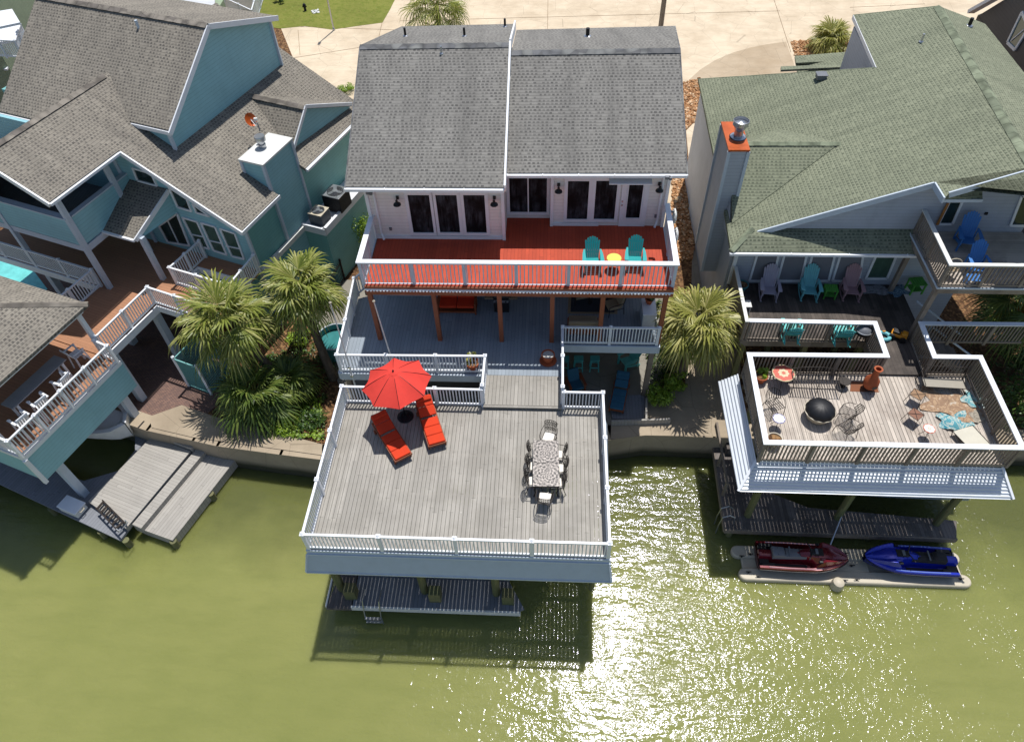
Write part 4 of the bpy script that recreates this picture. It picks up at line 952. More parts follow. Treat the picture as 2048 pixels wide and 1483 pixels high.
for a, b in ((-23.4, 11.8), (-23.4, 14.4), (-26.2, 14.4), (-26.2, 11.8), (-30, 14.8), (-21, 14.8), (-23.2, 17.0), (-29.5, 17.5), (-20.7, 17.0)): part(TD, 'post', MB().beam(ABp(a, b, ZG), ABp(a, b, ZL - .1), .3, .3, up=dirA), 'palebl')
h = .95; rz = ZL + h
def AR(*pts): return [ABp(a, b, rz) for a, b in pts]
rail(TD, AR((-34, 14.62), (-26.35, 14.62), (-26.35, 11.9)), h, 'white', pmax=2)
rail(TD, AR((-23.2, 11.5), (-23.25, 14.6), (-20.4, 14.55)), h, 'white', pmax=1.8)
rail(TD, AR((-23.15, 17.9), (-23.2, 15.95), (-20.4, 15.95)), h, 'white', pmax=1.8)
rail(TD, AR((-20.2, 17.9), (-20.05, 15.9)), h, 'white', pmax=2)
st = MB()
for i in range(7): abbox(st, -20.4 + i * .28, -20.1 + i * .28, 14.6, 15.85, ZL - .25 - i * .2, ZL - .2 - i * .2)
part(TD, 'stairs', st, 'bdeck')
# ---------------- teal boathouse
TB = thing('boathouse', 'teal boathouse with a hip shingle roof pavilion over its brown roof deck', 'boathouse', ABp(-26, 9, 0))
ZT = 4.9
b = MB(); abbox(b, -33, -22.45, 6.5, 11.35, ZT - .08, ZT); part(TB, 'deck_boards', b, 'bdeck', grain=GR)
rail(TB, [ABp(-33, 6.43, rz), ABp(-22.4, 6.43, rz), ABp(-22.4, 11.3, rz), ABp(-23.1, 11.35, rz)], h, 'white', pmax=1.5, pitch=.15)
zt, zb = ZT - .15, 3.45
s = MB(); a0, b0, o = -22.33, 6.4, .5
s.slab([ABp(a0, b0, zt), ABp(a0, 11.4, zt), ABp(a0 - .55 + .0, 11.9, zb), ABp(a0 - .55, b0, zb)], .04)
s2 = MB(); s2.prism([ABp(a, b, 0)[:2] for a, b in ((a0 - .5, b0 + .02), (a0, b0 + .02), (a0, b0 + .12), (a0 - .5, b0 + .12))], zb, zt)
sk = MB(); abbox(sk, -22.5, -22.42, 6.42, 11.45, 3.3, zt); abbox(sk, -33, -22.5, 6.42, 6.5, 3.3, zt)
part(TB, 'skirt', sk, 'tsid')
sk = MB(); sk.beam(ABp(-22.4, 6.4, 3.25), ABp(-22.4, 6.4, zt), .14, .14, up=dirA); abbox(sk, -22.46, -22.36, 6.4, 11.4, zt, ZT + .03); abbox(sk, -33, -22.4, 6.36, 6.44, zt, ZT + .03); part(TB, 'trim', sk, 'white')
for px in ((282, 847), (162.3, 980)):
    p = at(*px, .9); part(TB, 'column', MB().beam(p - Z * 2, p + Z * 3.9, .3, .3, up=dirA), 'palebl')
gr_ = MB(); C = ABp(-27.6, 7.6, 9.35); e = [ABp(-23.05, 11.95, 7.4), ABp(-32.1, 11.95, 7.4), ABp(-32.1, 3.2, 7.4), ABp(-23.05, 3.2, 7.4)]
e = [ABp(-23.05, 11.95, 7.4), ABp(-30.5, 11.95, 7.4), ABp(-30.5, 6.2, 7.4), ABp(-23.05, 6.2, 7.4)]; C = ABp(-26.3, 9.1, 8.8); C2_ = ABp(-27.2, 9.1, 8.8)
gr_.add([e[0], e[1], C2_, C], [(0, 1, 2, 3)]); gr_.add([e[3], e[0], C], [(0, 1, 2)]); gr_.add([e[2], e[3], C, C2_], [(0, 1, 2, 3)]); gr_.add([e[1], e[2], C2_], [(0, 1, 2)]); gr_.add([p - Z * .12 for p in e], [(3, 2, 1, 0)]); gr_.add(e + [p - Z * .12 for p in e], [(i, 4 + i, 4 + (i + 1) % 4, (i + 1) % 4) for i in range(4)])
GZ = part(TB, 'pavilion_roof', gr_, 'shb'); c = MB(); cap(c, e[0] + Z * .02, C, .3); cap(c, e[3] + Z * .02, C, .3); c.build('ridge_cap', 'shcapb', GZ)
for a, b in ((-23.3, 11.5), (-23.3, 6.6), (-30.2, 6.6), (-30.2, 11.5)): part(TB, 'pavilion_post', MB().beam(ABp(a, b, ZT), ABp(a, b, 7.3), .16, .16, up=dirA), 'white')
bm = MB(); abbox(bm, -23.38, -23.22, 6.4, 11.7, 7.1, 7.28); abbox(bm, -30.3, -23.2, 11.42, 11.58, 7.1, 7.28); part(TB, 'pavilion_beam', bm, 'white')
# docks
TK = thing('boat_dock', 'dark grey plank dock with raised pale platforms beside the teal boathouse', 'dock', ABp(-22, 8, 0))
def pp(zz, *pts): return [(q.x, q.y) for q in [at(x, y, zz) for x, y in pts]]
b = MB(); b.prism(pp(.6, (-300, 790), (-300, 895), (-20, 958), (240, 1080), (300, 1000), (437, 890), (390, 880), (270, 848), (270, 900), (239, 940), (167, 961), (100, 938), (20, 900)), .48, .6); part(TK, 'deck_boards', b, 'ddock', grain=GR)
b = MB(); b.prism(pp(.85, (304, 872), (381, 902), (252, 1056), (176, 1002)), .62, .85); part(TK, 'platform', b, 'ldock', grain=GR + R(90))
b = MB(); b.prism(pp(1.05, (307, 850), (396, 879), (382, 896), (298, 866)), .62, 1.05); part(TK, 'step', b, 'ldock', grain=GR + R(90))
b = MB(); b.prism(pp(.8, (396, 893), (413, 899), (282, 1056), (264, 1048)), .3, .8); part(TK, 'step', b, 'ldock', grain=GR + R(90))
b = MB(); b.prism(pp(.55, (414, 903), (476, 912), (345, 1080), (284, 1058)), .1, .55); part(TK, 'lower_platform', b, 'ldock', grain=GR)
b = MB()
for q in ((-20, 962), (100, 1014), (200, 1060), (250, 1078), (345, 1080), (420, 985)): p = at(*q, .5); b.tube([p - Z * 2.5, p - Z * .05], .14, 10)
part(TK, 'pilings', b, 'pole')
# white dock box, ladder
t = thing('dock_box', 'white plastic box lying on the corner of the dark grey dock', 'box', at(150, 1015, .6))
m = Matrix.Translation(at(150, 1018, .62)) @ Matrix.Rotation(GR, 4, 'Z')
part(t, 'body', MB(mt=m).box((0, 0, .14), (.95, .55, .28)), 'offwhite', bevel=.04); part(t, 'lid', MB(mt=m).box((-.02, .02, .32), (1.0, .6, .07)), 'white', bevel=.02)
part(t, 'handle', MB(mt=m).tube([(.5, -.1, .3), (.6, -.1, .3), (.6, .1, .3), (.5, .1, .3)], .02, 6), 'cream')
t = thing('dock_ladder', 'brown aluminium ladder lying flat on the pale dock platform', 'ladder', at(225, 1030, .86))
l = [at(x, y, 1.0) for x, y in ((192, 1015), (205, 1000), (253, 1048), (237, 1062))]
for a, b in ((l[0], l[3]), (l[1], l[2])): part(t, 'side_rail', MB().beam(a, b, .05, .08), 'iron')
for i in range(6): f = (i + .3) / 6; part(t, 'rung', MB().beam(l[0].lerp(l[3], f), l[1].lerp(l[2], f), .1, .03), 'iron')
part(t, 'hand_hoop', MB().tube([l[3], l[3] + V(.15, -.1, .4), l[3] + V(.3, -.2, .35), l[2] + V(.25, -.1, .35), l[2] + V(.1, 0, .35), l[2]], .02, 6), 'metal')
sheet('swimming_pool', pp(ZG + .05, (-200, 480), (0, 500), (70, 545), (95, 578), (40, 620), (-200, 620)), ZG + .05, 'water pool', None, 'turquoise swimming pool partly hidden below the raised deck of the teal house', 'swimming pool')
# shower enclosure
t = thing('shower_enclosure', 'outdoor shower enclosure of teal lattice panels with white posts', 'shower enclosure', at(424, 789, ZG))
q = [at(379, 772, ZG), at(424, 789, ZG)]; u_ = q[1] - q[0]; v_ = V(-u_.y, u_.x, 0).normalized() * 1.5; q += [q[1] + v_, q[0] + v_]
for i, (a, b) in enumerate(((q[0], q[1]), (q[1], q[2]), (q[0], q[3]))):
    d_ = (b - a); L = d_.length; n = int(L / .07); g = MB()
    for k in range(n): c = a + d_ * (k + .5) / n; g.beam(c + Z * .15, c + Z * 1.85, .045, .02, up=d_)
    for zz in (.12, 1.85): g.beam(a + Z * zz, b + Z * zz, .05, .07)
    part(t, 'panel', g, 'tsid2')
for p in q: part(t, 'post', MB().beam(p, p + Z * 2.0, .1, .1).lathe(p + Z * 2.0, [(.09, 0), (.01, .06)], 4), 'white')
# bar table + chairs on teal boathouse deck
t = thing('bar_table', 'long grey topped bar table on the brown boathouse deck under the pavilion', 'table', ABp(-23.6, 8.6, ZT))
part(t, 'tabletop', MB(mt=Matrix.Translation(ABp(-23.75, 8.9, ZT)) @ Matrix.Rotation(GR, 4, 'Z')).box((0, 0, .95), (.62, 2.6, .05)), paint('grey table top', '8e8f92', .5), bevel=.01)
for y in (-1.1, 1.1):
    for x in (-.24, .24): part(t, 'leg', MB(mt=Matrix.Translation(ABp(-23.75, 8.9, ZT)) @ Matrix.Rotation(GR, 4, 'Z')).box((x, y, .46), (.08, .08, .92)), 'white')
def barchair(label):
    t = thing('bar_chair', label, 'bar chair', group='white slatted bar chairs at the grey table')
    s = MB()
    for i in range(5): s.box((0, -.18 + i * .09, .70), (.46, .08, .02))
    part(t, 'seat', s, 'white'); s = MB()
    for i in range(5): s.beam((-.18 + i * .09, .22, .72), (-.18 + i * .09, .34, 1.12), .07, .02, up=V(0, 1, 0))
    s.beam((-.22, .34, 1.12), (.22, .34, 1.12), .03, .08); part(t, 'backrest', s, 'white')
    for x in (-1, 1):
        part(t, 'armrest', MB().box((x * .27, 0, .92), (.08, .5, .025)), 'white')
        for y in (-1, 1): part(t, 'leg', MB().beam((x * .23, y * .2, .92 if y < 0 else .72), (x * .27, y * .27, 0), .05, .05), 'white')
    part(t, 'footrest', MB().box((0, -.25, .3), (.5, .04, .05)), 'white')
    return t
bc = barchair('white bar chair nearest the railing post end of the grey table')
lb = ['white bar chair at the far end of the grey bar table', 'white bar chair at the middle of the grey bar table side', 'white bar chair second from the front corner of the teal boathouse deck']
place(bc, ABp(-23.0, 7.4, ZT), GR + R(-95))
clone(bc, ABp(-23.6, 10.7, ZT), GR + R(175), lb[0]); clone(bc, ABp(-23.0, 9.4, ZT), GR + R(-85), lb[1]); clone(bc, ABp(-23.0, 8.3, ZT), GR + R(-98), lb[2])
# white boat in the teal slip
def hull(parent, name, mt, L, Wd, hh, mat, deckmat=None, bowp=1.0, n=18):
    rows = []
    for i in range(n + 1):
        f = i / n; x = (f - .5) * L; w_ = Wd / 2 * (1 if f < .55 else math.sqrt(max(0.0004, 1 - ((f - .55) / .45) ** (2.1 * bowp)))); k = hh * (1 + .25 * f * f)
        rows.append([mt @ Vector(q) for q in ((x, -w_, k), (x, -w_ * .98, k * .6), (x, -w_ * .7, k * .22), (x, 0, 0 + hh * .5 * max(0, f - .7)), (x, w_ * .7, k * .22), (x, w_ * .98, k * .6), (x, w_, k))])
    m_ = MB(); m_.grid(rows); m_.poly(rows[0][::-1]); return part(parent, name, m_, mat, smooth=True)
def boat(loc, rz, L, Wd, hm, label, hh=.8):
    t = thing('motor_boat', label, 'boat', loc); mt = Matrix.Translation(loc) @ Matrix.Rotation(rz, 4, 'Z')
    hull(t, 'hull', mt, L, Wd, hh, hm)
    r = MB(); n = 18; out = []; inn = []
    for i in range(n + 1):
        f = i / n; x = (f - .5) * L; w_ = Wd / 2 * (1 if f < .55 else math.sqrt(max(0.0004, 1 - ((f - .55) / .45) ** 2.1))); k = hh * (1 + .25 * f * f)
        out.append((x, w_, k)); inn.append((x * .95, w_ * .82, k + .03))
    for sgn in (-1, 1): r.grid([[mt @ V(a[0], a[1] * sgn, a[2]) for a in out], [mt @ V(a[0], a[1] * sgn, a[2]) for a in inn]])
    part(t, 'gunwale', r, 'white', fix=False)
    part(t, 'cockpit_floor', MB(mt=mt).grid([[(a[0], a[1] * s_, hh * .55) for a in inn] for s_ in (-1, 1)]), 'cream', fix=False)
    f = MB(mt=mt); f.box((L * .32, 0, hh * .8), (L * .2, Wd * .55, hh * .45)); part(t, 'bow_seat', f, 'white', bevel=.06)
    f = MB(mt=mt); f.box((0, 0, hh * .9), (.7, .7, 1.0)); part(t, 'console', f, 'white', bevel=.06)
    f = MB(mt=mt); f.box((-L * .38, 0, hh * .8), (.5, Wd * .8, .45)); part(t, 'stern_seat', f, 'tan', bevel=.05)
    f = MB(mt=mt); f.box((-L * .53, 0, hh + .2), (.45, .35, .6)); f.box((-L * .53, 0, hh - .4), (.2, .12, 1)); part(t, 'outboard_motor', f, 'white', bevel=.06)
    return t
boat(ABp(-25.9, 10.15, .9), GR + R(2), 6.2, 2.2, 'offwhite', 'white motor boat with cream deck in the slip beneath the teal boathouse')
# ================================================================= grey-blue house on the right
G = thing('grey_house', 'pale grey blue house with a broad mossy green shingle roof and a rusty topped chimney', 'house', (12, 28, ZG))
PR = Plane(at(1462, 503, 7.45), at(1870, 365, 10.2), at(1877, 12, 11.6))
def G_(*q): return [PR.on(*p) for p in q]
rg = MB()
big = G_((1397, 158), (1753, 135), (1707, 30), (1877, 12), (2048, 300), (2120, 422), (2120, 322), (2048, 343), (1900, 385), (1889, 396), (1870, 365), (1508, 465), (1493, 470), (1462, 503), (1449, 420), (1457, 418), (1463.7, 448), (1680, 287), (1497, 287), (1430, 321))
big = G_((1397, 158), (1753, 135), (1707, 30), (1877, 12), (2048, 300), (2100, 388), (2100, 328), (1900, 385), (1889, 396), (1870, 365), (1508, 465), (1493, 470), (1462, 503), (1449, 420), (1457, 418), (1463.7, 448), (1680, 287), (1497, 287), (1430, 321))
rg.slab(big, .16); RG = part(G, 'roof', rg, 'shn')
e0, e1 = PR.on(1877, 12), PR.on(2100, 388)
c = MB(); cap(c, e0, e1, .42); c.build('ridge_cap', 'shcapn', RG)
er = MB(); d_ = V(4.2, .4, -1.5); er.slab([e0, e1, e1 + d_, e0 + d_ * .62], .16); ER = part(G, 'roof', er, 'shn')
PER = Plane(e0, e1, e1 + d_)
vent(1842, 84, PR, .05, .35, 'metal', G); vent(1938, 52, PER, .08, .35, 'dmetal', G)
p = PR.on(1641, 157); part(G, 'roof_vent', MB(mt=Matrix.Translation(p)).box((0, 0, .1), (.42, .4, .2)).box((0, 0, .22), (.5, .46, .04)), 'grey', bevel=.02)
# small cross gable beside the chimney
r0, r1 = at(1492, 287, 9.35), PR.on(1680, 287); v0 = PR.on(1463.7, 448)
PGb = Plane(Vector((r0.x, r1.y, 9.35)), r1, v0)
sg = [PGb.on(1492, 287), r1 + Z * .01, v0, PGb.on(1463.7, 345)]
sr = part(G, 'roof', MB().slab([p + Z * .03 for p in sg], .12), 'shn')
back = [sg[0] + Z * .03, r1 + Z * .04, PR.on(1560, 255) - Z * .05, PR.on(1440, 290) - Z * .05]
part(G, 'roof', MB().slab(back, .1), 'shn')
c = MB(); cap(c, sg[0] + Z * .03, r1 + Z * .02, .3); c.build('ridge_cap', 'shcapn', sr)
part(G, 'gable_wall', MB().slab([sg[0] - Z * .15, sg[3] - Z * .15, v0 + V(-.05, 0, -.1), v0 + V(-.05, 2.5, -.3)], .6), 'gsid')
# lower skirt roof along the water side
s0, s1, s2, s3 = at(1462, 503, 7.4), at(1840, 507, 7.4), at(1840, 450, 8.0), at(1495, 469, 7.86)
part(G, 'roof', MB().slab([s0, s1, V(s1.x, 23.6, 8.1), V(8.0, 23.55, 8.05), s3], .12), 'shn')
c = MB(); cap(c, s0 + Z * .05, s3 + V(.2, .25, .12), .26); part(G, 'hip_cap', c, 'shcapn')
gt = MB(); gt.beam(s0 + V(-.05, -.06, -.08), s1 + V(0, -.06, -.08), .1, .1)
for i in range(7): gt.box(s0 + (s1 - s0) * i / 6.5 + V(.1, -.06, -.02), (.03, .14, .02))
part(G, 'gutter', gt, 'white')
# rakes
fp = G_((1508, 465), (1870, 365), (1889, 396), (1965, 396)); f = MB(); f.beam(fp[0] - Z * .1, fp[1] - Z * .1, .06, .24); f.beam(fp[1] - Z * .1, fp[2] - Z * .1, .06, .24); part(G, 'fascia', f, 'palebl')
fq = G_((1900, 385), (2100, 328)); part(G, 'fascia', MB().beam(fq[0] - Z * .1, fq[1] - Z * .1, .06, .24), 'palebl')
fb = G_((1397, 158), (1753, 135), (1707, 30), (1877, 12)); f = MB(); f.beam(fb[0] - Z * .1, fb[1] - Z * .1, .05, .2); part(G, 'fascia', f, 'shcapn'); part(G, 'fascia', MB().beam(fb[1] - Z * .1, fb[2] - Z * .1, .05, .2), 'white'); part(G, 'fascia', MB().beam(fb[2] - Z * .1, fb[3] - Z * .1, .05, .2), 'shcapn')
part(G, 'small_roof', MB().slab([at(1884, 398, 9.9), at(1965, 398, 9.9), at(1965, 374, 10.2), at(1895, 384, 10.25)], .08), 'shn'); part(G, 'small_fascia', MB().beam(at(1884, 401, 9.85), at(1965, 401, 9.85), .05, .12), 'palebl')
# walls
YW = 23.28
w = MB(); w.box((12.5, 28.2, (ZG + 7.2) / 2), (9.7, 9.8, 7.2 - ZG))
part(G, 'wall', w, 'gsid')
def gpoly(name, pts, th, mat):
    n = len(pts); a = [V(x, YW, z) for x, z in pts]; b = [V(x, YW + th, z) for x, z in pts]
    return part(G, name, MB().add(a + b, [tuple(range(n)), tuple(range(2 * n - 1, n - 1, -1))] + [(i, n + i, n + (i + 1) % n, (i + 1) % n) for i in range(n)]), mat)
zr = lambda x: PR.z(x, YW) - .17
gpoly('gable_wall', [(7.7, ZL), (18.5, ZL), (18.5, zr(17)), (17.0, zr(17)), (7.7, zr(7.7))], .2, 'gsid')
part(G, 'side_wall', MB().prism([(7.55, 23.4), (7.75, 23.4), (7.95, 36), (7.75, 36)], ZG, 7.3), 'gsid')
part(G, 'rear_wall', MB().prism([(p.x, p.y) for p in (PR.on(1753, 135), PR.on(1712, 40), PR.on(1712, 40) + V(.2, 0, 0), PR.on(1753, 135) + V(.2, 0, 0))], ZG, PR.on(1753, 135).z - .2), 'gsid')
for pl_ in ([at(1590, 112, 7.4), at(1700, 107, 7.6), at(1705, 120, 7.8), at(1592, 126, 7.6)], [at(1562, 133, 7.6), at(1690, 128, 7.8), at(1688, 134, 8.0), at(1562, 140, 7.8)], [at(1590, 112, 7.5), at(1705, 103, 7.9), at(1715, 140, 7.9), at(1595, 145, 7.3)]): part(G, 'rear_roof', MB().slab(pl_, .1), 'shn')
PW = wallp(V(8, YW, 5), V(9, YW, 5))
def d4(x, y): return (1348 + x / 2.926, 400 + y / 2.926)
# lower windows: four screened panels and a glazed door
scr = paint('grey window screen', '77787f', .8, .1)
for pl in ([(485, 318), (610, 318), (578, 468), (440, 468)], [(645, 318), (775, 318), (740, 468), (603, 468)], [(808, 318), (940, 318), (902, 468), (766, 468)], [(972, 318), (1106, 318), (1080, 468), (925, 468)]): wedge([d4(*p) for p in pl], PW, scr, G, off=.04)
wedge([d4(*p) for p in [(1180, 322), (1300, 322), (1245, 455), (1120, 455)]], PW, 'glassg', G, name='glazed_door', off=.04)
part(G, 'corner_board', MB().box((7.72, YW - .03, 6.1), (.14, .1, 2.3)), 'white')
# upper level openings
PU = wallp(V(8, YW, 8), V(9, YW, 8))
def d5(x, y): return (1800 + x / 3.706, 320 + y / 3.706)
u = wedge([d5(*p) for p in [(365, 300), (460, 300), (385, 470), (280, 470)]], PU, 'glass', G, name='glazed_door', off=.04)
MB().beam(PU.on(*d5(350, 310)) + V(0, -.09, 0), PU.on(*d5(270, 470)) + V(0, -.09, 0), .1, .03, up=V(0, 1, 0)).build('open_sash', paint('varnished wood', 'a8713a', .5, .2), u)
wedge([d5(*p) for p in [(900, 262), (1100, 262), (1100, 480), (815, 480)]], PU, 'glass', G, name='glazed_door', off=.04)
p = PU.on(2045, 362); part(G, 'gable_vent', MB(mt=Matrix.Translation(p + V(.1, -.05, 0)) @ Matrix.Rotation(R(90), 4, 'X')).lathe((0, 0, -.04), [(.36, 0), (.36, .06), (.3, .06), (.3, .03)], 24, sy=.8), 'offwhite')
p = PU.on(*d5(637, 393)); part(G, 'outlet_box', MB().box(p + V(0, -.03, 0), (.1, .06, .1)), 'black')
# chimney
x0, x1, y0, y1 = 6.93, 7.68, 25.05, 27.05
gc = MB(); gc.box(((x0 + x1) / 2, (y0 + y1) / 2, 7.15), (x1 - x0, y1 - y0, 6.2)); GC = part(G, 'chimney', gc, 'gsid')
gc = MB()
for x, y in ((x0, y0), (x1, y0), (x0, y1)): gc.box((x, y, 7.15), (.12, .12, 6.16))
gc.build('chimney_trim', 'palebl', GC)
gc = MB(); gc.box(((x0 + x1) / 2, (y0 + y1) / 2, 10.29), (x1 - x0 + .08, y1 - y0 + .08, .08)); gc.build('chimney_cap', 'copper', GC)
p = V((x0 + x1) / 2 + .08, (y0 + y1) / 2 - .1, 10.33); gc = MB(); gc.lathe(p, [(.33, 0), (.3, .04), (.18, .05), (.17, .28), (.18, .32), (.27, .52), (.31, .54), (.31, .72), (.29, .73), (.28, .6), (.05, .68), (.001, .69)], 24); gc.build('flue', 'metal', GC, smooth=True)
gc = MB(); gc.lathe(p + Z * .0, [(.3, .005), (.34, .012), (.3, .03)], 20); gc.build('flue_collar', 'black', GC)
part(G, 'vent_hood', MB().box(PW.on(1700, 300) * 0 + V(7.58, 28.2, 4.6), (.3, .35, .3)), 'copper')
# ---------------- upper deck of the grey house
UD = thing('upper_deck', 'weathered wood upper deck on a tall post at the right edge', 'deck', (16, 21.5, ZG))
b = MB(); b.box((16.4, 21.65, 7.78), (4.3, 3.25, .05)); part(UD, 'deck_boards', b, 'wdeck', grain=R(90))
b = MB(); b.box((16.4, 20.0, 7.66), (4.3, .05, .26)); b.box((14.23, 21.6, 7.66), (.05, 3.2, .26))
for i in range(8): b.box((16.4, 20.3 + i * .4, 7.66), (4.2, .05, .2))
part(UD, 'joists', b, 'woodrail')
b = MB(); b.box((16.4, 19.96, 7.8), (4.4, .03, .07)); b.box((14.19, 21.6, 7.8), (.03, 3.3, .07)); part(UD, 'edge_flashing', b, 'palebl')
rail(UD, [V(14.35, 23.15, 8.85), V(14.25, 20.05, 8.85), V(18.5, 20.05, 8.85)], 1.05, 'woodrail', 'offwhite', flat=True, cw=.16, pmax=1.7, pitch=.14, bal=.045, ends=(1, 0))
for x, y in ((14.35, 20.2), (14.4, 22.9)): part(UD, 'post', MB().box((x, y, (ZL + 7.55) / 2), (.17, .17, 7.55 - ZL)), 'woodrail')
# ---------------- lower deck
GD = thing('lower_deck', 'dark weathered plank deck behind the roof deck of the grey house', 'deck', (11, 21.5, ZG))
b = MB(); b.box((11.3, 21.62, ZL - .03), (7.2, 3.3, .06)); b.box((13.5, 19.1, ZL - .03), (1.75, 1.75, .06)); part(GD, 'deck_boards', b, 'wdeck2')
b = MB(); b.box((10.2, 19.93, ZL - .2), (5.0, .05, .3)); b.box((7.68, 21.6, ZL - .2), (.05, 3.3, .3)); b.box((14.4, 19, ZL - .2), (.05, 1.9, .3)); b.box((12.6, 19, ZL - .2), (.05, 1.9, .3))
part(GD, 'rim_board', b, 'woodrail')
for x, y in ((7.9, 20.1), (10.4, 20.1), (12.6, 20.1), (14.4, 20.1), (14.4, 18.4), (10, 22.5), (13, 22.5)): part(GD, 'post', MB().box((x, y, (ZG + ZL - .2) / 2), (.2, .2, ZL - .2 - ZG)), 'pole')
st = MB()
for i in range(9): st.box((14.9 + i * .27, 20.75, ZL - .15 - i * .2), (.27, 1.1, .04))
part(GD, 'stair_treads', st, 'woodrail')
for y in (20.15, 21.35):
    part(GD, 'stringer', MB().beam((14.75, y, ZL - .2), (17.2, y, ZL - 2.0), .06, .28), 'woodrail'); part(GD, 'handrail', MB().beam((14.7, y, ZL + .85), (17.2, y, ZL - 1.0), .09, .05), 'palebl')
part(GD, 'lower_rail', MB().beam((14.5, 20.9, 3.1), (17.6, 20.8, 3.1), .14, .05), 'palebl')
h = 1.0; rz2 = ZL + h
rail(GD, [V(7.78, 23.1, rz2), V(7.72, 19.98, rz2)], h, 'woodrail', 'offwhite', flat=True, cw=.14, pmax=1.7, pitch=.14, bal=.045)
rail(GD, [V(7.9, 20.0, rz2), V(12.6, 19.95, rz2), V(12.55, 18.25, rz2), V(7.52, 18.2, rz2), V(7.4, 14.2, rz2), V(15.8, 14.22, rz2), V(15.93, 18.25, rz2), V(14.28, 18.25, rz2), V(14.35, 19.97, rz2), V(18.6, 20.0, rz2)], h + .1, 'woodrail', 'white', flat=True, cw=.19, pmax=1.75, pitch=.13, bal=.045, ends=(1, 0))
# ---------------- boathouse of the grey house
GB = thing('boathouse', 'weathered plank boathouse roof deck skirted with white corrugated metal', 'boathouse', (11.6, 16, 0))
b = MB(); x = 7.47
while x < 15.85: b.box((x + .065, 16.25, ZB + .03), (.13, 4.05, .04)); x += .143
part(GB, 'deck_boards', b, 'wdeck')
b = MB()
for i in range(8): b.box((11.65, 14.35 + i * .55, ZB - .1), (8.4, .05, .2))
for x in (8.2, 11.4, 14.6): b.box((x, 16.2, ZB - .3), (.15, 4.1, .22))
part(GB, 'joists', b, 'woodrail')
def corr():
    m = NT('white corrugated metal'); o = m.sep(m.uv()); s_ = m.M('SINE', m.M('MULTIPLY', o[0], 44.0)); m.bump(s_, .8, .03)
    return m.done(m.ramp(m.M('ADD', m.M('MULTIPLY', s_, .5), .5), [(0, lin('a3acb5')), (.5, lin('c8ced4')), (1, lin('d8dce0'))]), .35, .1)
M['corr'] = corr()
def corrsheet(a, b, c, d, name):      # real ridges: rows run a->b top, d->c bottom, ridges along the long direction
    L = (d - a).length; n = max(6, int(L / .035)); rows = []; up_ = (b - a).cross(d - a).normalized(); up_ = up_ if up_.z > 0 else -up_
    for i in range(n + 1):
        f = i / n; off = up_ * (.018 * math.sin(i * math.pi / 2)); rows.append([a.lerp(d, f) + off, b.lerp(c, f) + off])
    return part(GB, name, MB().grid(rows), M['corr2'], fix=False)
M['corr2'] = paint('white roofing metal', 'cdd3da', .35, .06, .1)
zt, zb = 4.72, 4.05
T0, T1, T2 = V(7.38, 18.3, zt), V(7.38, 14.3, zt), V(15.75, 14.25, zt)
Bm0, Bm1, Bm2 = V(6.75, 18.45, zb), V(6.75, 13.42, zb), V(16.1, 13.38, zb)
corrsheet(T0, T1, Bm1, Bm0, 'skirt'); corrsheet(T1, T2, Bm2, Bm1, 'skirt'); corrsheet(T2, V(15.95, 18.3, zt), V(16.3, 18.3, zb), Bm2, 'skirt')
part(GB, 'skirt_trim', MB().beam(T1 + Z * .03, Bm1 + Z * .03, .09, .04), 'white'); part(GB, 'skirt_trim', MB().beam(T2 + Z * .03, Bm2 + Z * .03, .09, .04), 'white')
for px, top in (((1495, 1030), 0), ((1674, 1035), 0), ((1872, 1046), 0)):
    p = at(*px, .8); part(GB, 'piling', MB().tube([(p.x, p.y, -2), (p.x, p.y, ZB - .4)], .14, 12), 'pole')
for x in (8.2, 11.4, 14.6): part(GB, 'piling', MB().tube([(x, 17.9, -2), (x, 17.9, ZB - .4)], .14, 12), 'pole')
GK = thing('boat_dock', 'old dark plank dock wrapped around the boat slip below the corrugated skirt', 'dock', (11, 14.5, 0))
b = MB(); b.prism([(7.0, 13.72), (15.7, 13.6), (15.95, 14.35), (10.4, 14.75), (9.2, 15.3), (8.25, 16.3), (8.2, 18.2), (7.1, 18.2)], .7, .8); part(GK, 'deck_boards', b, 'olddock')
b = MB(); b.beam((6.98, 13.68, .68), (15.72, 13.56, .68), .06, .24); b.beam((6.97, 13.7, .68), (7.06, 18.2, .68), .06, .24); part(GK, 'rim_board', b, 'woodrail')
b = MB(); b.beam((7.1, 15.2, 1.75), (7.1, 18.1, 1.75), .08, .08)
for y in (15.2, 16.6, 18.1): b.box((7.1, y, 1.3), (.1, .1, .95))
part(GK, 'side_rail', b, 'woodrail')
b = MB(); b.box((7.75, 17.6, 1.0), (.5, .8, .4)); part(GK, 'locker', b, 'olddock')
for y in (14.35, 13.95):
    part(GK, 'ladder_hoop', MB().tube([(7.35, y, .8), (7.3, y, 1.25), (7.1, y, 1.42), (6.85, y, 1.25), (6.8, y, .7), (6.8, y, -.3)], .025, 6), 'metal')
b = MB()
for x in (7.3, 10, 12.7, 15.4): b.tube([(x, 13.9, -2), (x, 13.9, .68)], .14, 10)
part(GK, 'pilings', b, 'pole')
p = at(1674, 1035, .8); b = MB(); b.tube([p + V(.05, -.1, .3), V(10.75, 12.9, .45)], .035, 6); part(GK, 'mooring_arm', b, 'metal')
boat(V(13.0, 16.05, .9), R(179), 6.6, 2.3, paint('pale blue grey hull', '98a8b8', .3, .08), 'pale blue hulled motor boat lifted in the slip below the corrugated metal skirt', .9)
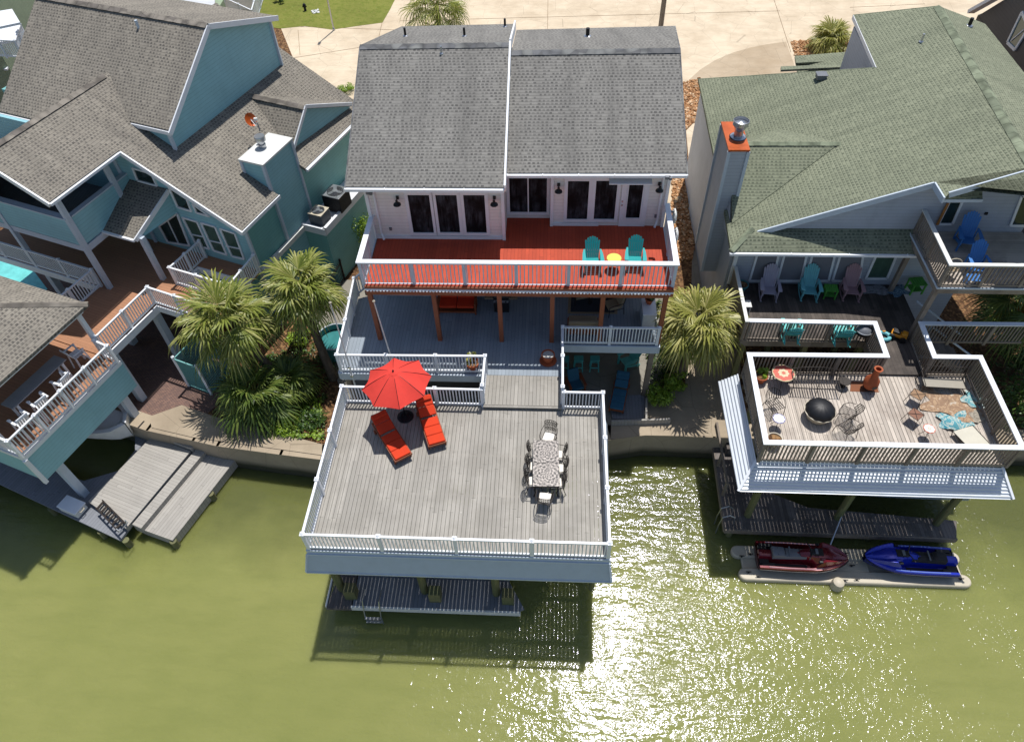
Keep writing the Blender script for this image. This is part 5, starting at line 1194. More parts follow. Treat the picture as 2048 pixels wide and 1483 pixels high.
# ================================================================= things on the main decks
def face(a, b): d = b - a; return math.atan2(d.y, d.x) + R(90)      # local -Y points from a to b
umbrella(at(811, 833, ZB), at(786.5, 743, ZB + 2.55))
c1 = chaise('chaise longue left of the umbrella base, mostly in the canopy shade')
place(c1, at(784, 880, ZB + .2) - Z * .2, face(at(757, 834, ZB + .4), at(809, 916, ZB + .4)))
clone(c1, at(862, 850, ZB + .2) - Z * .2, face(at(846, 797, ZB + .4), at(875, 885, ZB + .4)), 'chaise longue right of the umbrella base, mostly in full sun')
t = thing('dining_table', 'long cast metal lattice dining table with eight chairs on the grey boathouse deck', 'table', (0, 0, 0))
b = MB()
for y in (-.47, .47): b.box((0, y, .72), (.90, .93, .025))
part(t, 'tabletop', b, 'lace', bevel=.006)
b = MB(); b.box((0, -.93, .69), (.86, .02, .06)); b.box((0, .93, .69), (.86, .02, .06)); b.box((-.43, 0, .69), (.02, 1.84, .06)); b.box((.43, 0, .69), (.02, 1.84, .06)); part(t, 'apron', b, 'iron')
for x in (-1, 1):
    for y in (-1, 1): part(t, 'leg', MB().tube([(x * .38, y * .86, .7), (x * .40, y * .88, .4), (x * .36, y * .84, .15), (x * .42, y * .9, 0)], .025, 8), 'iron')
tc_ = at(1092, 925, ZB + .72) - Z * .72; place(t, tc_, R(1.5))
ch = dining_chair('dining chair pulled out at the far head of the lattice table, turned slightly')
place(ch, tc_ + V(.08, 1.28, 0), R(-14))
for dx, dy, rz, lb in ((-.02, -1.22, 172, 'dining chair at the near end of the lattice table with its white seat showing'), (-.33, .55, 90, 'dining chair on the left side of the lattice table, farthest'), (-.36, .0, 88, 'dining chair on the left side of the lattice table, middle one'), (-.38, -.58, 95, 'dining chair on the left side of the lattice table, nearest'), (.38, .52, -95, 'dining chair on the right side of the lattice table, farthest'), (.42, -.05, -90, 'dining chair on the right side of the lattice table, middle one'), (.36, -.62, -86, 'dining chair on the right side of the lattice table, nearest')):
    clone(ch, tc_ + V(dx, dy, 0), R(rz), lb)
ad = adirondack('teal', 'adirondack_chair', 'teal adirondack chair left of the lime side table on the red deck', 'teal adirondack chairs on the red deck')
place(ad, at(1184, 534, ZR), R(2)); clone(ad, at(1268, 531, ZR), R(-3), 'teal adirondack chair right of the lime side table on the red deck')
place(round_side_table('lime', 'teal'), at(1226, 537, ZR))
# hose coils on the outer side of the red deck
for (px, py), lb in (((1348, 432), 'white coiled hose hanging outside the red deck railing, upper one'), ((1351, 470), 'white coiled hose hanging outside the red deck railing, lower one')):
    p = at(px, py, 8.6); t = thing('hose_coil', lb, 'hose', p, 'white hose coils')
    part(t, 'coil', MB().tube([p + V(.02 * (k % 2), math.cos(R(k * 20)) * .26, math.sin(R(k * 20)) * .26) for k in range(18)], .045, 6, True), 'offwhite')
    part(t, 'inner_coil', MB().tube([p + V(.05, math.cos(R(k * 20)) * .2, math.sin(R(k * 20)) * .2) for k in range(18)], .03, 6, True), 'offwhite')
    part(t, 'hook', MB().box(p + V(-.06, 0, .22), (.16, .06, .06)), 'grey')
# glider bench
t = thing('glider_bench', 'wooden glider bench with red cushions in the shade under the red deck', 'bench', (0, 0, 0))
b = MB()
for x in (-.78, .78): b.box((x, 0, .22), (.06, .7, .06)); b.box((x, -.3, .3), (.06, .06, .6)); b.box((x, .3, .45), (.06, .06, .9)); b.box((x, 0, .6), (.09, .7, .03))
b.box((0, -.3, .14), (1.5, .05, .08)); b.box((0, .3, .14), (1.5, .05, .08)); b.box((0, 0, .05), (1.6, .5, .05)); part(t, 'frame', b, 'teak')
for x in (-.365, .365): part(t, 'seat_cushion', MB().box((x, -.03, .42), (.71, .6, .12)), 'redcush', bevel=.04, smooth=True)
for x in (-.365, .365): part(t, 'back_cushion', MB(mt=Matrix.Translation((x, .3, .76)) @ Matrix.Rotation(R(-14), 4, 'X')).box((0, 0, 0), (.71, .12, .6)), 'redcush', bevel=.04, smooth=True)
place(t, at(916, 618, ZL), 0)
t = thing('barbecue_grill', 'black gas barbecue grill with side shelves behind the third deck post', 'grill', (0, 0, 0))
part(t, 'cabinet', MB().box((0, 0, .4), (.62, .5, .7)), 'black', bevel=.02); part(t, 'lid', MB(mt=Matrix.Translation((0, .02, .82)) @ Matrix.Rotation(R(90), 4, 'Y')).lathe((0, 0, -.33), [(.001, 0), (.24, 0), (.24, .66), (.001, .66)], 20), 'black', smooth=True)
part(t, 'control_panel', MB().box((0, -.27, .72), (.62, .06, .12)), 'metal')
for x in (-.5, .5): part(t, 'side_shelf', MB().box((x, 0, .8), (.36, .45, .03)), 'tan', bevel=.01)
for x in (-.2, 0, .2): part(t, 'knob', MB(mt=Matrix.Translation((x, -.3, .72)) @ Matrix.Rotation(R(90), 4, 'X')).lathe((0, 0, 0), [(.03, 0), (.028, .03)], 10), 'black')
for x in (-.24, .24): part(t, 'wheel', MB(mt=Matrix.Translation((x, .2, .08)) @ Matrix.Rotation(R(90), 4, 'Y')).lathe((0, 0, -.02), [(.08, 0), (.08, .04)], 14), 'black')
place(t, at(1004, 618, ZL), 0)
p = pot('flower_pot', 'terracotta pot with dry brown plant behind the lower deck front railing', .26, .42, 'terra', plant='frondy'); place(p, at(946, 738, ZL))
p = pot('flower_pot', 'large terracotta pot of white pebbles standing alone on the lower deck', .25, .42, 'terra', soil=paint('white pebbles', 'b9b9b4', .9, .45, 0, 30)); place(p, at(1096, 722, ZL))
part(p, 'saucer', MB().lathe((0, 0, 0), [(.28, .0), (.34, .05), (.31, .05)], 20), 'terra'); 
# seating group in the deck corner
t = thing('outdoor_rug', 'dark patterned outdoor rug with pale border under the seating group', 'rug', at(1190, 615, ZL))
a, b, c_, d_ = at(1135, 627, ZL), at(1235, 628, ZL), at(1235, 575, ZL), at(1138, 575, ZL)
part(t, 'border', MB().slab([p + Z * .012 for p in (a, b, c_, d_)], .01), 'tan'); part(t, 'field', MB().slab([p * .88 + (a + c_) * .06 + Z * .018 - Z * (ZL * 0) for p in (a, b, c_, d_)], .008), paint('dark rug field', '3c4046', .95, .3, 0, 9))
def lounge_chair(label, cush='tan'):
    t = thing('patio_armchair', label, 'armchair', group='tan cushioned patio armchairs')
    part(t, 'seat_cushion', MB().box((0, -.04, .40), (.56, .58, .12)), cush, bevel=.04, smooth=True)
    part(t, 'back_cushion', MB(mt=Matrix.Translation((0, .28, .66)) @ Matrix.Rotation(R(-16), 4, 'X')).box((0, 0, 0), (.56, .12, .5)), cush, bevel=.04, smooth=True)
    b = MB()
    for x in (-.31, .31): b.tube([(x, .36, .9), (x, .3, .6), (x, -.1, .6), (x, -.32, .55), (x, -.32, 0)], .016, 6); b.tube([(x, .3, .6), (x, .36, 0)], .016, 6); b.tube([(x, -.32, .34), (x, .32, .34)], .014, 6)
    b.tube([(-.31, -.32, .34), (.31, -.32, .34)], .014, 6); b.tube([(-.31, .36, .9), (.31, .36, .9)], .014, 6); part(t, 'frame', b, 'iron'); return t
lc = lounge_chair('tan patio armchair facing the deck corner beside the fourth post'); place(lc, at(1160, 600, ZL), R(15))
clone(lc, at(1226, 622, ZL), R(-70), 'tan patio armchair turned sideways on the right of the dark rug')
clone(lc, at(1232, 590, ZL), R(-20), 'tan patio armchair at the back right of the dark rug')
t = thing('coffee_table', 'low dark coffee table with pale top between the tan armchairs', 'table', (0, 0, 0))
part(t, 'tabletop', MB().box((0, 0, .44), (.7, .5, .03)), 'offwhite', bevel=.01)
for x in (-.3, .3):
    for y in (-.2, .2): part(t, 'leg', MB().box((x, y, .22), (.04, .04, .44)), 'iron')
place(t, at(1195, 602, ZL))
t = thing('patio_sofa', 'tan sofa seen from behind at the right section railing', 'sofa', (0, 0, 0))
part(t, 'base', MB().box((0, 0, .25), (1.25, .7, .3)), 'brown', bevel=.02); part(t, 'back_cushion', MB().box((0, -.28, .6), (1.2, .16, .45)), 'tan', bevel=.05, smooth=True); part(t, 'seat_cushion', MB().box((0, .08, .45), (1.15, .55, .12)), 'tan', bevel=.04, smooth=True)
place(t, at(1165, 660, ZL))
t = thing('storage_cabinet', 'white cabinet with a terracotta pot on top by the right deck edge', 'cabinet', (0, 0, 0))
part(t, 'body', MB().box((0, 0, .42), (.5, 1.1, .84)), 'offwhite', bevel=.01); part(t, 'top', MB().box((0, 0, .86), (.56, 1.16, .04)), 'white', bevel=.01); part(t, 'door', MB().box((-.255, -.26, .42), (.015, .48, .72)), 'palebl'); part(t, 'door', MB().box((-.255, .26, .42), (.015, .48, .72)), 'palebl')
cp_ = at(1293, 640, ZL); place(t, cp_)
p = pot('flower_pot', 'small orange terracotta pot standing on the white cabinet', .17, .26, 'terra', plant='leafd'); place(p, cp_ + V(0, .1, .88))
for (bx, by), (tx, ty), lb in (((790, 735), (748, 604), 'white flag pole rising above the red umbrella at the front railing'), ((706, 757), (661, 607), 'thin white pole at the left front corner of the lower deck')):
    p = at(bx, by, ZL); q = V(p.x, p.y, ZL + 3.9); best = min((abs((lambda r_: (at(tx, ty, ZL + r_) - V(p.x, p.y, ZL + r_)).length)(h_)), h_) for h_ in [1.5 + .1 * k for k in range(40)]); h_ = best[1]; e = at(tx, ty, ZL + h_)
    t = thing('pole', lb, 'pole', p); part(t, 'shaft', MB().tube([p - Z * .6, e], [.032, .022], 10), 'offwhite'); part(t, 'finial', MB().lathe(e, [(.02, -.02), (.05, .02), (.05, .06), (.01, .1)], 12), 'cream'); part(t, 'bracket', MB().box(p + Z * .2, (.12, .12, .08)).box(p + Z * .7, (.12, .12, .08)), 'metal')
# round stock tank
t = thing('stock_tank', 'round teal stock tank with pale rim beside the lower deck on the mulch', 'tub', at(675, 690, ZG))
p = at(678, 700, ZG); part(t, 'wall', MB().lathe(p, [(.8, 0), (.82, .3), (.82, .34), (.82, .9), (.84, .93), (.8, .93), (.78, .2), (.001, .18)], 32, cap=False), 'teald', smooth=True); part(t, 'rim', MB().tube([p + V(.82 * math.cos(R(a)), .82 * math.sin(R(a)), .93) for a in range(0, 360, 12)], .03, 6, True), 'palebl')
part(t, 'water', MB().lathe(p + Z * .6, [(.77, 0), (.001, .002)], 28, cap=False), paint('dull teal tank water', '3f7f80', .1, .2))
# under-deck patio
def stool(label):
    t = thing('bar_stool', label, 'bar stool', group='teal bar stools on the patio')
    part(t, 'seat', MB().box((0, 0, .74), (.42, .34, .035)), 'aqua', bevel=.01)
    for x in (-1, 1):
        for y in (-1, 1): part(t, 'leg', MB().beam((x * .15, y * .12, .73), (x * .2, y * .17, 0), .045, .03), 'aqua')
    part(t, 'footrest', MB().box((0, -.17, .28), (.36, .03, .05)).box((0, .17, .28), (.36, .03, .05)), 'aqua'); return t
s_ = stool('teal bar stool nearest the bridge railing on the lower patio'); place(s_, at(1128, 738, ZG + .02))
clone(s_, at(1156, 738, ZG + .02), 0, 'teal bar stool in the middle of the three under the deck edge'); clone(s_, at(1188, 738, ZG + .02), 0, 'teal bar stool rightmost of the three under the deck edge')
a2 = adirondack('aqua', 'adirondack_chair', 'aqua adirondack chair in the shade under the right deck section', 'aqua patio chairs'); place(a2, at(1256, 730, ZG + .02), R(-60))
t = thing('club_chair', 'blue cushioned wooden chair on the patio beside the bridge', 'chair', (0, 0, 0))
part(t, 'seat_cushion', MB().box((0, -.05, .38), (.55, .6, .1)), 'navy', bevel=.03); part(t, 'back_cushion', MB(mt=Matrix.Translation((0, .3, .65)) @ Matrix.Rotation(R(-25), 4, 'X')).box((0, 0, 0), (.52, .1, .65)), 'navy', bevel=.03)
for x in (-.34, .34): part(t, 'armrest', MB().box((x, 0, .58), (.12, .75, .03)), 'teak'); part(t, 'leg', MB().box((x, -.3, .28), (.05, .06, .56)), 'teak'); part(t, 'leg', MB().box((x, .3, .28), (.05, .06, .56)), 'teak')
place(t, at(1150, 778, ZG + .02), R(20))
t = chaise('chaise longue with blue cushions on the grey patio beside the shrubs'); t.name = 'chaise_longue'; del t['group']
for c_ in kids(t):
    if 'cushion' in c_.name or 'headrest' in c_.name:
        c_.data = c_.data.copy(); c_.data.materials.clear(); c_.data.materials.append(M['navy'])
place(t, at(1238, 795, ZG + .12), R(-12), .95)
t = thing('patio_platform', 'low grey plank platform and planter edge beside the canal walk', 'platform', at(1265, 835, ZG))
part(t, 'boards', MB().prism([(p.x, p.y) for p in (at(1225, 838, ZG + .1), at(1288, 838, ZG + .1), at(1290, 790, ZG + .1), at(1215, 790, ZG + .1))], ZG, ZG + .12), 'ddock', grain=0)
part(t, 'planter_edge', MB().beam(at(1222, 846, ZG + .2), at(1340, 842, ZG + .2), .08, .35).beam(at(1292, 843, ZG + .2), at(1292, 800, ZG + .2), .08, .35), 'ldock')
# ================================================================= boathouse of the grey house: furniture
ZC = ZB + .05
p = pot('flower_pot', 'terracotta pot with a bright green plant in the far left deck corner', .24, .34, 'terra', plant='leafl'); place(p, at(1519, 762, ZC))
place(mosaic_table('mosr', 'round table with red sun mosaic top in the far left deck corner', .42, .6), at(1559, 766, ZC))
t = thing('iron_bench', 'long curved black iron bench behind the fire pit against the railing', 'bench', (0, 0, 0))
b = MB()
for i in range(19): b.beam((-.85 + i * .0944, -.25, .4), (-.85 + i * .0944, .2, .38), .03, .006)
for y in (-.25, .2): b.tube([(-.88, y, .4), (.88, y, .4)], .013, 6)
part(t, 'seat', b, 'iron'); b = MB(); P_ = lambda x, k: V(x, .22 + k * .16, .42 + k * (.34 + .14 * math.cos(x * 1.7)))
for i in range(19): x = -.85 + i * .0944; b.beam(P_(x, 0), P_(x, 1), .028, .006, up=V(0, 1, 0))
b.tube([P_(-.9 + i * .1, 1) for i in range(19)], .014, 6); b.tube([P_(-.9 + i * .1, .5) for i in range(19)], .008, 5); part(t, 'backrest', b, 'iron')
for x in (-.9, 0, .9): part(t, 'leg', MB().tube([(x, .34, .7), (x, -.2, .62), (x, -.28, .4), (x, -.32, 0)], .013, 6).tube([(x, .2, .4), (x, .3, 0)], .013, 6), 'iron')
place(t, at(1626, 780, ZC), R(-2))
t = thing('fire_pit', 'round fire pit with pale rim and ribbed black domed cover', 'fire pit', (0, 0, 0))
part(t, 'bowl', MB().lathe((0, 0, 0), [(.3, .0), (.36, .05), (.46, .28), (.52, .40), (.55, .44), (.5, .45), (.46, .4)], 36), 'cream', smooth=True)
rows = []
for i in range(9):
    a = i / 8 * math.pi / 2; rows.append([V(math.cos(R(q * 5)) * .525 * math.cos(a) * (1 + .02 * math.cos(R(q * 60))), math.sin(R(q * 5)) * .525 * math.cos(a) * (1 + .02 * math.cos(R(q * 60))), .44 + .36 * math.sin(a)) for q in range(73)])
part(t, 'cover', MB().grid(rows), 'black', smooth=True, fix=False); place(t, at(1633, 835, ZC))
sc_ = strap_chair('iron strap chair beside the blue rimmed mosaic table at the left rail'); place(sc_, at(1544, 822, ZC), R(25))
clone(sc_, at(1688, 838, ZC), R(-125), 'iron strap chair right of the fire pit, farther one'); clone(sc_, at(1688, 868, ZC), R(-150), 'iron strap chair right of the fire pit, nearer one')
place(mosaic_table('mosb', 'small round table with blue rimmed mosaic top by the left rail', .22, .5), at(1551, 853, ZC))
place(mosaic_table('moso', 'small round table with orange rimmed top standing alone on the weathered deck', .2, .5), at(1847, 873, ZC))
p = pot('planter', 'wide pale planter tub against the front left rail corner', .26, .35, 'cream', soil='mulch'); place(p, at(1545, 888, ZC))
t = thing('chiminea', 'orange clay chiminea with a pot belly and flared chimney', 'chiminea', (0, 0, 0))
part(t, 'body', MB().lathe((0, 0, 0), [(.12, .12), (.22, .2), (.28, .38), (.26, .55), (.15, .72), (.11, .85), (.11, 1.05), (.15, 1.15), (.16, 1.18), (.1, 1.17), (.08, .9)], 28), 'terra', smooth=True)
part(t, 'mouth', MB(mt=Matrix.Translation((0, -.22, .38)) @ Matrix.Rotation(R(90), 4, 'X')).lathe((0, 0, 0), [(.13, 0), (.14, .05), (.1, .05)], 18, sy=.8), 'terra'); part(t, 'opening', MB(mt=Matrix.Translation((0, -.27, .38)) @ Matrix.Rotation(R(90), 4, 'X')).lathe((0, 0, 0), [(.1, 0), (.1, .01)], 18, sy=.8), 'black')
part(t, 'stand', MB().tube([(math.cos(R(a)) * .2, math.sin(R(a)) * .2, .14) for a in range(0, 360, 20)], .015, 6, True), 'iron')
for a in (30, 150, 270): part(t, 'leg', MB().tube([(math.cos(R(a)) * .2, math.sin(R(a)) * .2, .15), (math.cos(R(a)) * .26, math.sin(R(a)) * .26, 0)], .014, 6), 'iron')
place(t, at(1735, 778, ZC), R(10)); 
mt_ = MB(); mt_.slab([at(1700, 782, ZC + .01), at(1758, 784, ZC + .01), at(1752, 764, ZC + .01), at(1702, 762, ZC + .01)], .008); tag(mt_.build('hearth_mat', paint('rust brown mat', '7d4f36', .9, .2)), 'rust brown mat lying under the clay chiminea', 'mat')
t = thing('pan', 'round black shallow pan on a stand left of the chiminea', 'pan', at(1684, 770, ZC)); q = at(1684, 772, ZC); part(t, 'dish', MB().lathe(q, [(.1, .25), (.22, .3), (.23, .32), (.2, .31)], 22), 'iron'); part(t, 'stand', MB().tube([q, q + Z * .26], .015, 6).lathe(q, [(.12, 0), (.1, .02)], 14), 'iron')
def sling(label, px, py, rz, mat):
    t = thing('folding_table', label, 'table', group='square brown topped folding tables')
    part(t, 'tabletop', MB().box((0, 0, .42), (.42, .42, .02)), mat, bevel=.005); part(t, 'edge', MB().tube([(-.21, -.21, .43), (.21, -.21, .43), (.21, .21, .43), (-.21, .21, .43)], .012, 5, True), 'iron')
    part(t, 'cross_bar', MB().tube([(-.21, -.21, .445), (.21, .21, .445)], .008, 5).tube([(.21, -.21, .445), (-.21, .21, .445)], .008, 5), 'iron')
    for x in (-1, 1):
        for y in (-1, 1): part(t, 'leg', MB().tube([(x * .2, y * .2, .42), (x * .24, y * .27, 0)], .01, 5), 'iron')
    place(t, at(px, py, ZC), R(rz)); return t
sling('square brown topped folding table nearer the bare glider frame', 1826, 803, 48, paint('tan brown vinyl', '8f6f50', .6, .2)); sling('square reddish brown topped folding table beside the orange rimmed table', 1822, 842, 40, paint('red brown vinyl', '80553f', .6, .2))
t = thing('garden_glider', 'bare iron glider frame without cushions at the far right rail', 'bench frame', (0, 0, 0)); b = MB()
for x in (-.8, .8): b.tube([(x, -.35, 0), (x, -.35, .5), (x, .3, .55), (x, .35, 0)], .016, 6); b.tube([(x * .92, -.25, .3), (x * .92, .2, .3), (x * .92, .32, .85)], .014, 6); b.tube([(x, -.45, .03), (x, .45, .03)], .016, 6)
for y, z in ((-.25, .3), (.2, .3), (.32, .85), (.26, .58)): b.tube([(-.74, y, z), (.74, y, z)], .014, 6)
part(t, 'frame', b, 'iron'); b = MB(); b.slab([(-.72, -.24, .31), (.72, -.24, .31), (.72, .2, .31), (-.72, .2, .31)], .01); part(t, 'sling_seat', b, paint('pale mesh sling', '9a9488', .9)); place(t, at(1880, 775, ZC), R(-3))
def rumple(name, lb, cat, cx, cy, sx, sy, rz, mat, hgt, seed, z=None):
    random.seed(seed); c = at(cx, cy, z or ZC); n = 22; rows = []; ph = [random.uniform(0, 6) for _ in range(6)]
    for i in range(n):
        row = []
        for j in range(n):
            u, v = i / (n - 1) - .5, j / (n - 1) - .5; w_ = 1 + .18 * math.sin(5 * math.atan2(v, u) + ph[0]); x, y = u * sx * w_, v * sy * w_
            h_ = hgt * (.5 + .5 * math.sin(x * 7 + ph[1] + 2 * math.sin(y * 4 + ph[2]))) * (.4 + .6 * abs(math.sin(y * 6 + ph[3] + x * 3)))
            row.append(c + Matrix.Rotation(rz, 3, 'Z') @ V(x, y, .015 + h_))
        rows.append(row)
    m_ = MB().grid(rows); return tag(m_.build(name, mat, smooth=True, fix=False), lb, cat)
def cloth_mat(name, a, b, c):
    m = NT(name); n = m.noise(m.obj(), 3.0, 4, .6, 1.5); return m.done(m.ramp(n, [(.38, lin(a)), (.45, lin(b)), (.55, lin(a)), (.62, lin(c))], 'CONSTANT'), .95)
rumple('rug', 'tan and grey worn rug lying crumpled at the right end of the weathered deck', 'rug', 1905, 812, 1.9, 1.1, R(-20), cloth_mat('worn rug', 'a58a6e', '8a705a', 'b5a999'), .07, 3)
rumple('towel', 'teal and white patterned towel crumpled on top of the worn rug', 'towel', 1908, 845, 1.05, .7, R(10), cloth_mat('teal towel', '4f8f9a', 'aab5ae', '2f7585'), .16, 5)
rumple('cushion', 'teal leaf patterned cushion leaning by the right rail', 'cushion', 1945, 803, .7, .6, R(-35), cloth_mat('teal leaf print', '5f9aa0', 'a8b4ae', '3f7f8a'), .14, 9)
rumple('cloth', 'small grey cloth lying beside the teal towel', 'cloth', 1955, 833, .6, .5, R(30), cloth_mat('grey print', '9c9486', '7f776b', '8d8578'), .06, 12)
t = thing('folding_lounger', 'folded lounger with pale sling seat at the right front rail', 'lounger', at(1945, 875, ZC)); q = [at(*p, ZC + .22) for p in ((1905, 862), (1935, 893), (1985, 893), (1945, 850))]
part(t, 'sling', MB().slab(q, .015), paint('pale sling', 'c3bfb0', .9)); part(t, 'frame', MB().tube(q, .02, 6, True), 'iron')
for p in q: part(t, 'leg', MB().tube([p, p - Z * .22 + V(.05, -.03, 0)], .015, 6), 'iron')
# lower deck of the grey house
for nm, mat, px, lb in (('adirondack_chair', 'lilac', 1534, 'lilac grey rocking adirondack chair at the left of the three by the wall'), ('adirondack_chair', 'teall', 1614, 'faded teal rocking adirondack chair between the lilac and the pink one'), ('adirondack_chair', 'pink', 1697, 'dusty pink rocking adirondack chair right of the green slatted table')):
    place(adirondack(mat, nm, lb, 'rocking adirondack chairs along the grey wall', True, 1.12), at(px, 590, ZL), R(-6), 1.08)
s_ = slat_table('greenp', 'bright green slatted table between the teal and pink rocking chairs'); place(s_, at(1656, 592, ZL), R(-4)); clone(s_, at(1826, 582, ZL), R(8), 'bright green slatted table below the corner of the upper wood deck', 1.15)
p = pot('planter', 'teal pot of soil against the wall at the left end of the dark deck', .26, .36, 'teald'); place(p, at(1481, 580, ZL))
t = thing('stool', 'small white stool at the left edge of the dark deck', 'stool', (0, 0, 0)); part(t, 'seat', MB().box((0, 0, .42), (.4, .4, .03)), 'offwhite')
for x in (-.16, .16):
    for y in (-.16, .16): part(t, 'leg', MB().box((x, y, .2), (.04, .04, .4)), 'offwhite')
place(t, at(1488, 622, ZL))
rk = adirondack('aqua', 'rocking_chair', 'aqua and white rocking chair behind the wood railing, left of the two', 'aqua rocking chairs behind the railing', True)
place(rk, at(1578, 672, ZL), R(178)); clone(rk, at(1678, 676, ZL), R(176), 'aqua and white rocking chair behind the wood railing, right of the two')
for px, py, sx, sy, rz, mt2, lb in ((1752, 580, 1.0, .55, -3, cloth_mat('grey rug', '77777a', '8d8d90', '66666a'), 'flat grey door mat in front of the glazed door'), (1795, 582, .8, .6, 20, cloth_mat('blue print cushion', '7f97a5', '4f6c80', 'a5b3ba'), 'blue patterned floor cushion beside the door mat')):
    rumple('floor_mat', lb, 'mat', px, py, sx, sy, R(rz), mt2, .03, int(px), ZL)
t = thing('grill_kettle', 'silver rimmed round kettle grill behind the railing beside the rocking chair', 'grill', (0, 0, 0)); part(t, 'bowl', MB().lathe((0, 0, .4), [(.1, 0), (.28, .15), (.32, .32), (.3, .32), (.2, .2)], 24), 'black'); part(t, 'rim', MB().tube([(.32 * math.cos(R(a)), .32 * math.sin(R(a)), .73) for a in range(0, 360, 20)], .02, 6, True), 'metal'); part(t, 'lid', MB().lathe((0, 0, .7), [(.3, 0), (.25, .1), (.1, .18), (.02, .19)], 20), 'grey', smooth=True)
for a in (0, 120, 240): part(t, 'leg', MB().tube([(.15 * math.cos(R(a)), .15 * math.sin(R(a)), .45), (.28 * math.cos(R(a)), .28 * math.sin(R(a)), 0)], .015, 6), 'iron')
place(t, at(1716, 684, ZL))
t = thing('toy_truck', 'yellow and orange plastic ride-on toy in the shade by the walkway', 'toy', (0, 0, 0)); ym = paint('orange yellow plastic', 'cf8a24', .4)
part(t, 'body', MB().box((0, 0, .18), (.32, .6, .14)).box((0, -.18, .3), (.28, .22, .14)), ym, bevel=.04); part(t, 'seat', MB().box((0, .12, .3), (.24, .28, .1)), 'black', bevel=.03)
for x in (-.2, .2):
    for y in (-.2, .22): part(t, 'wheel', MB(mt=Matrix.Translation((x, y, .12)) @ Matrix.Rotation(R(90), 4, 'Y')).lathe((0, 0, -.04), [(.12, 0), (.12, .08)], 16), 'black')
place(t, at(1795, 675, ZL), R(60))
t = thing('pool_float', 'folded yellow and teal pool float lying on the walkway boards', 'pool float', at(1768, 672, ZL)); part(t, 'ring', MB().tube([at(1765, 675, ZL) + V(.25 * math.cos(R(a)), .2 * math.sin(R(a)), .08) for a in range(0, 360, 24)], .08, 8, True), 'teall', smooth=True); part(t, 'grip', MB().box(at(1765, 668, ZL) + Z * .16, (.12, .05, .05)), ym)
# upper right deck
b1 = adirondack('blue', 'adirondack_chair', 'blue adirondack chair in the shade by the wall of the grey house', 'blue adirondack chairs on the upper wood deck', tall=1.1); place(b1, at(1926, 492, 7.8), R(-12), 1.08)
clone(b1, at(1946, 545, 7.8), R(-4), 'blue adirondack chair half in sun behind the front rail of the upper wood deck', 1.0)
t = thing('footstool', 'small blue slatted footstool in front of the sunlit blue chair', 'footstool', (0, 0, 0)); b = MB()
for i in range(5): b.box((0, -.16 + i * .08, .33), (.5, .065, .02))
part(t, 'top', b, 'blue')
for x in (-.2, .2): part(t, 'leg', MB().box((x, 0, .16), (.03, .3, .32)), 'blue')
place(t, at(1940, 568, 7.8), R(-4))
t = thing('wicker_basket', 'round rusty metal hoop chair frame at the corner of the upper wood deck', 'chair frame', at(1893, 548, 7.8)); q = at(1895, 552, 7.8); part(t, 'hoop', MB().tube([q + V(.3 * math.cos(R(a)), .05 * math.sin(R(a)), .5 + .3 * math.sin(R(a))) for a in range(0, 360, 18)], .02, 6, True), 'cream'); part(t, 'seat', MB().lathe(q, [(.22, .4), (.2, .42)], 16), 'tan'); part(t, 'legs', MB().tube([q + V(-.15, 0, 0), q + V(-.15, 0, .4)], .015, 5).tube([q + V(.15, 0, 0), q + V(.15, 0, .4)], .015, 5), 'iron')
t.name = 'hoop_chair'
# ================================================================= personal watercraft and their floating dock
random.seed(21)
F = thing('floating_dock', 'cream floating drive-on dock with rounded ends under the two personal watercraft', 'dock', (11.6, 12.6, 0))
def lobe(name, xa, xb, y, w_, z0=-.12, z1=.2):
    P = []; r = w_ / 2
    for k in range(9): a = math.pi / 2 + math.pi * k / 8; P.append((xa + r + math.cos(a) * r, y + math.sin(a) * r))
    for k in range(9): a = -math.pi / 2 + math.pi * k / 8; P.append((xb - r + math.cos(a) * r, y + math.sin(a) * r))
    part(F, name, MB().prism(P, z0, z1), 'cream', bevel=.05, smooth=True)
lobe('float', 7.25, 15.9, 13.1, .5); lobe('float', 7.4, 16.0, 12.17, .5)
part(F, 'centre_float', MB().box((11.7, 12.62, .02), (1.3, 1.3, .34)), 'cream', bevel=.05)
part(F, 'cradle', MB().box((9.4, 12.6, -.05), (3.6, .7, .26)).box((14, 12.6, -.05), (3.6, .7, .26)), 'cream', bevel=.05)
for x, y in ((7.6, 12.85), (7.95, 12.95), (7.75, 12.2), (8.1, 12.05), (11.6, 13.1), (11.7, 12.6), (11.3, 12.0), (11.75, 12.05), (15.6, 12.2), (15.5, 12.95)):
    part(F, 'cleat', MB().box((x, y, .23), (.05, .05, .08)).beam((x - .1, y, .29), (x + .1, y, .29), .03, .03), 'black')
part(F, 'bow_stop', MB().lathe((11.0, 11.86, -.12), [(.22, 0), (.24, .3), (.2, .5), (.1, .56)], 18), 'cream', smooth=True)
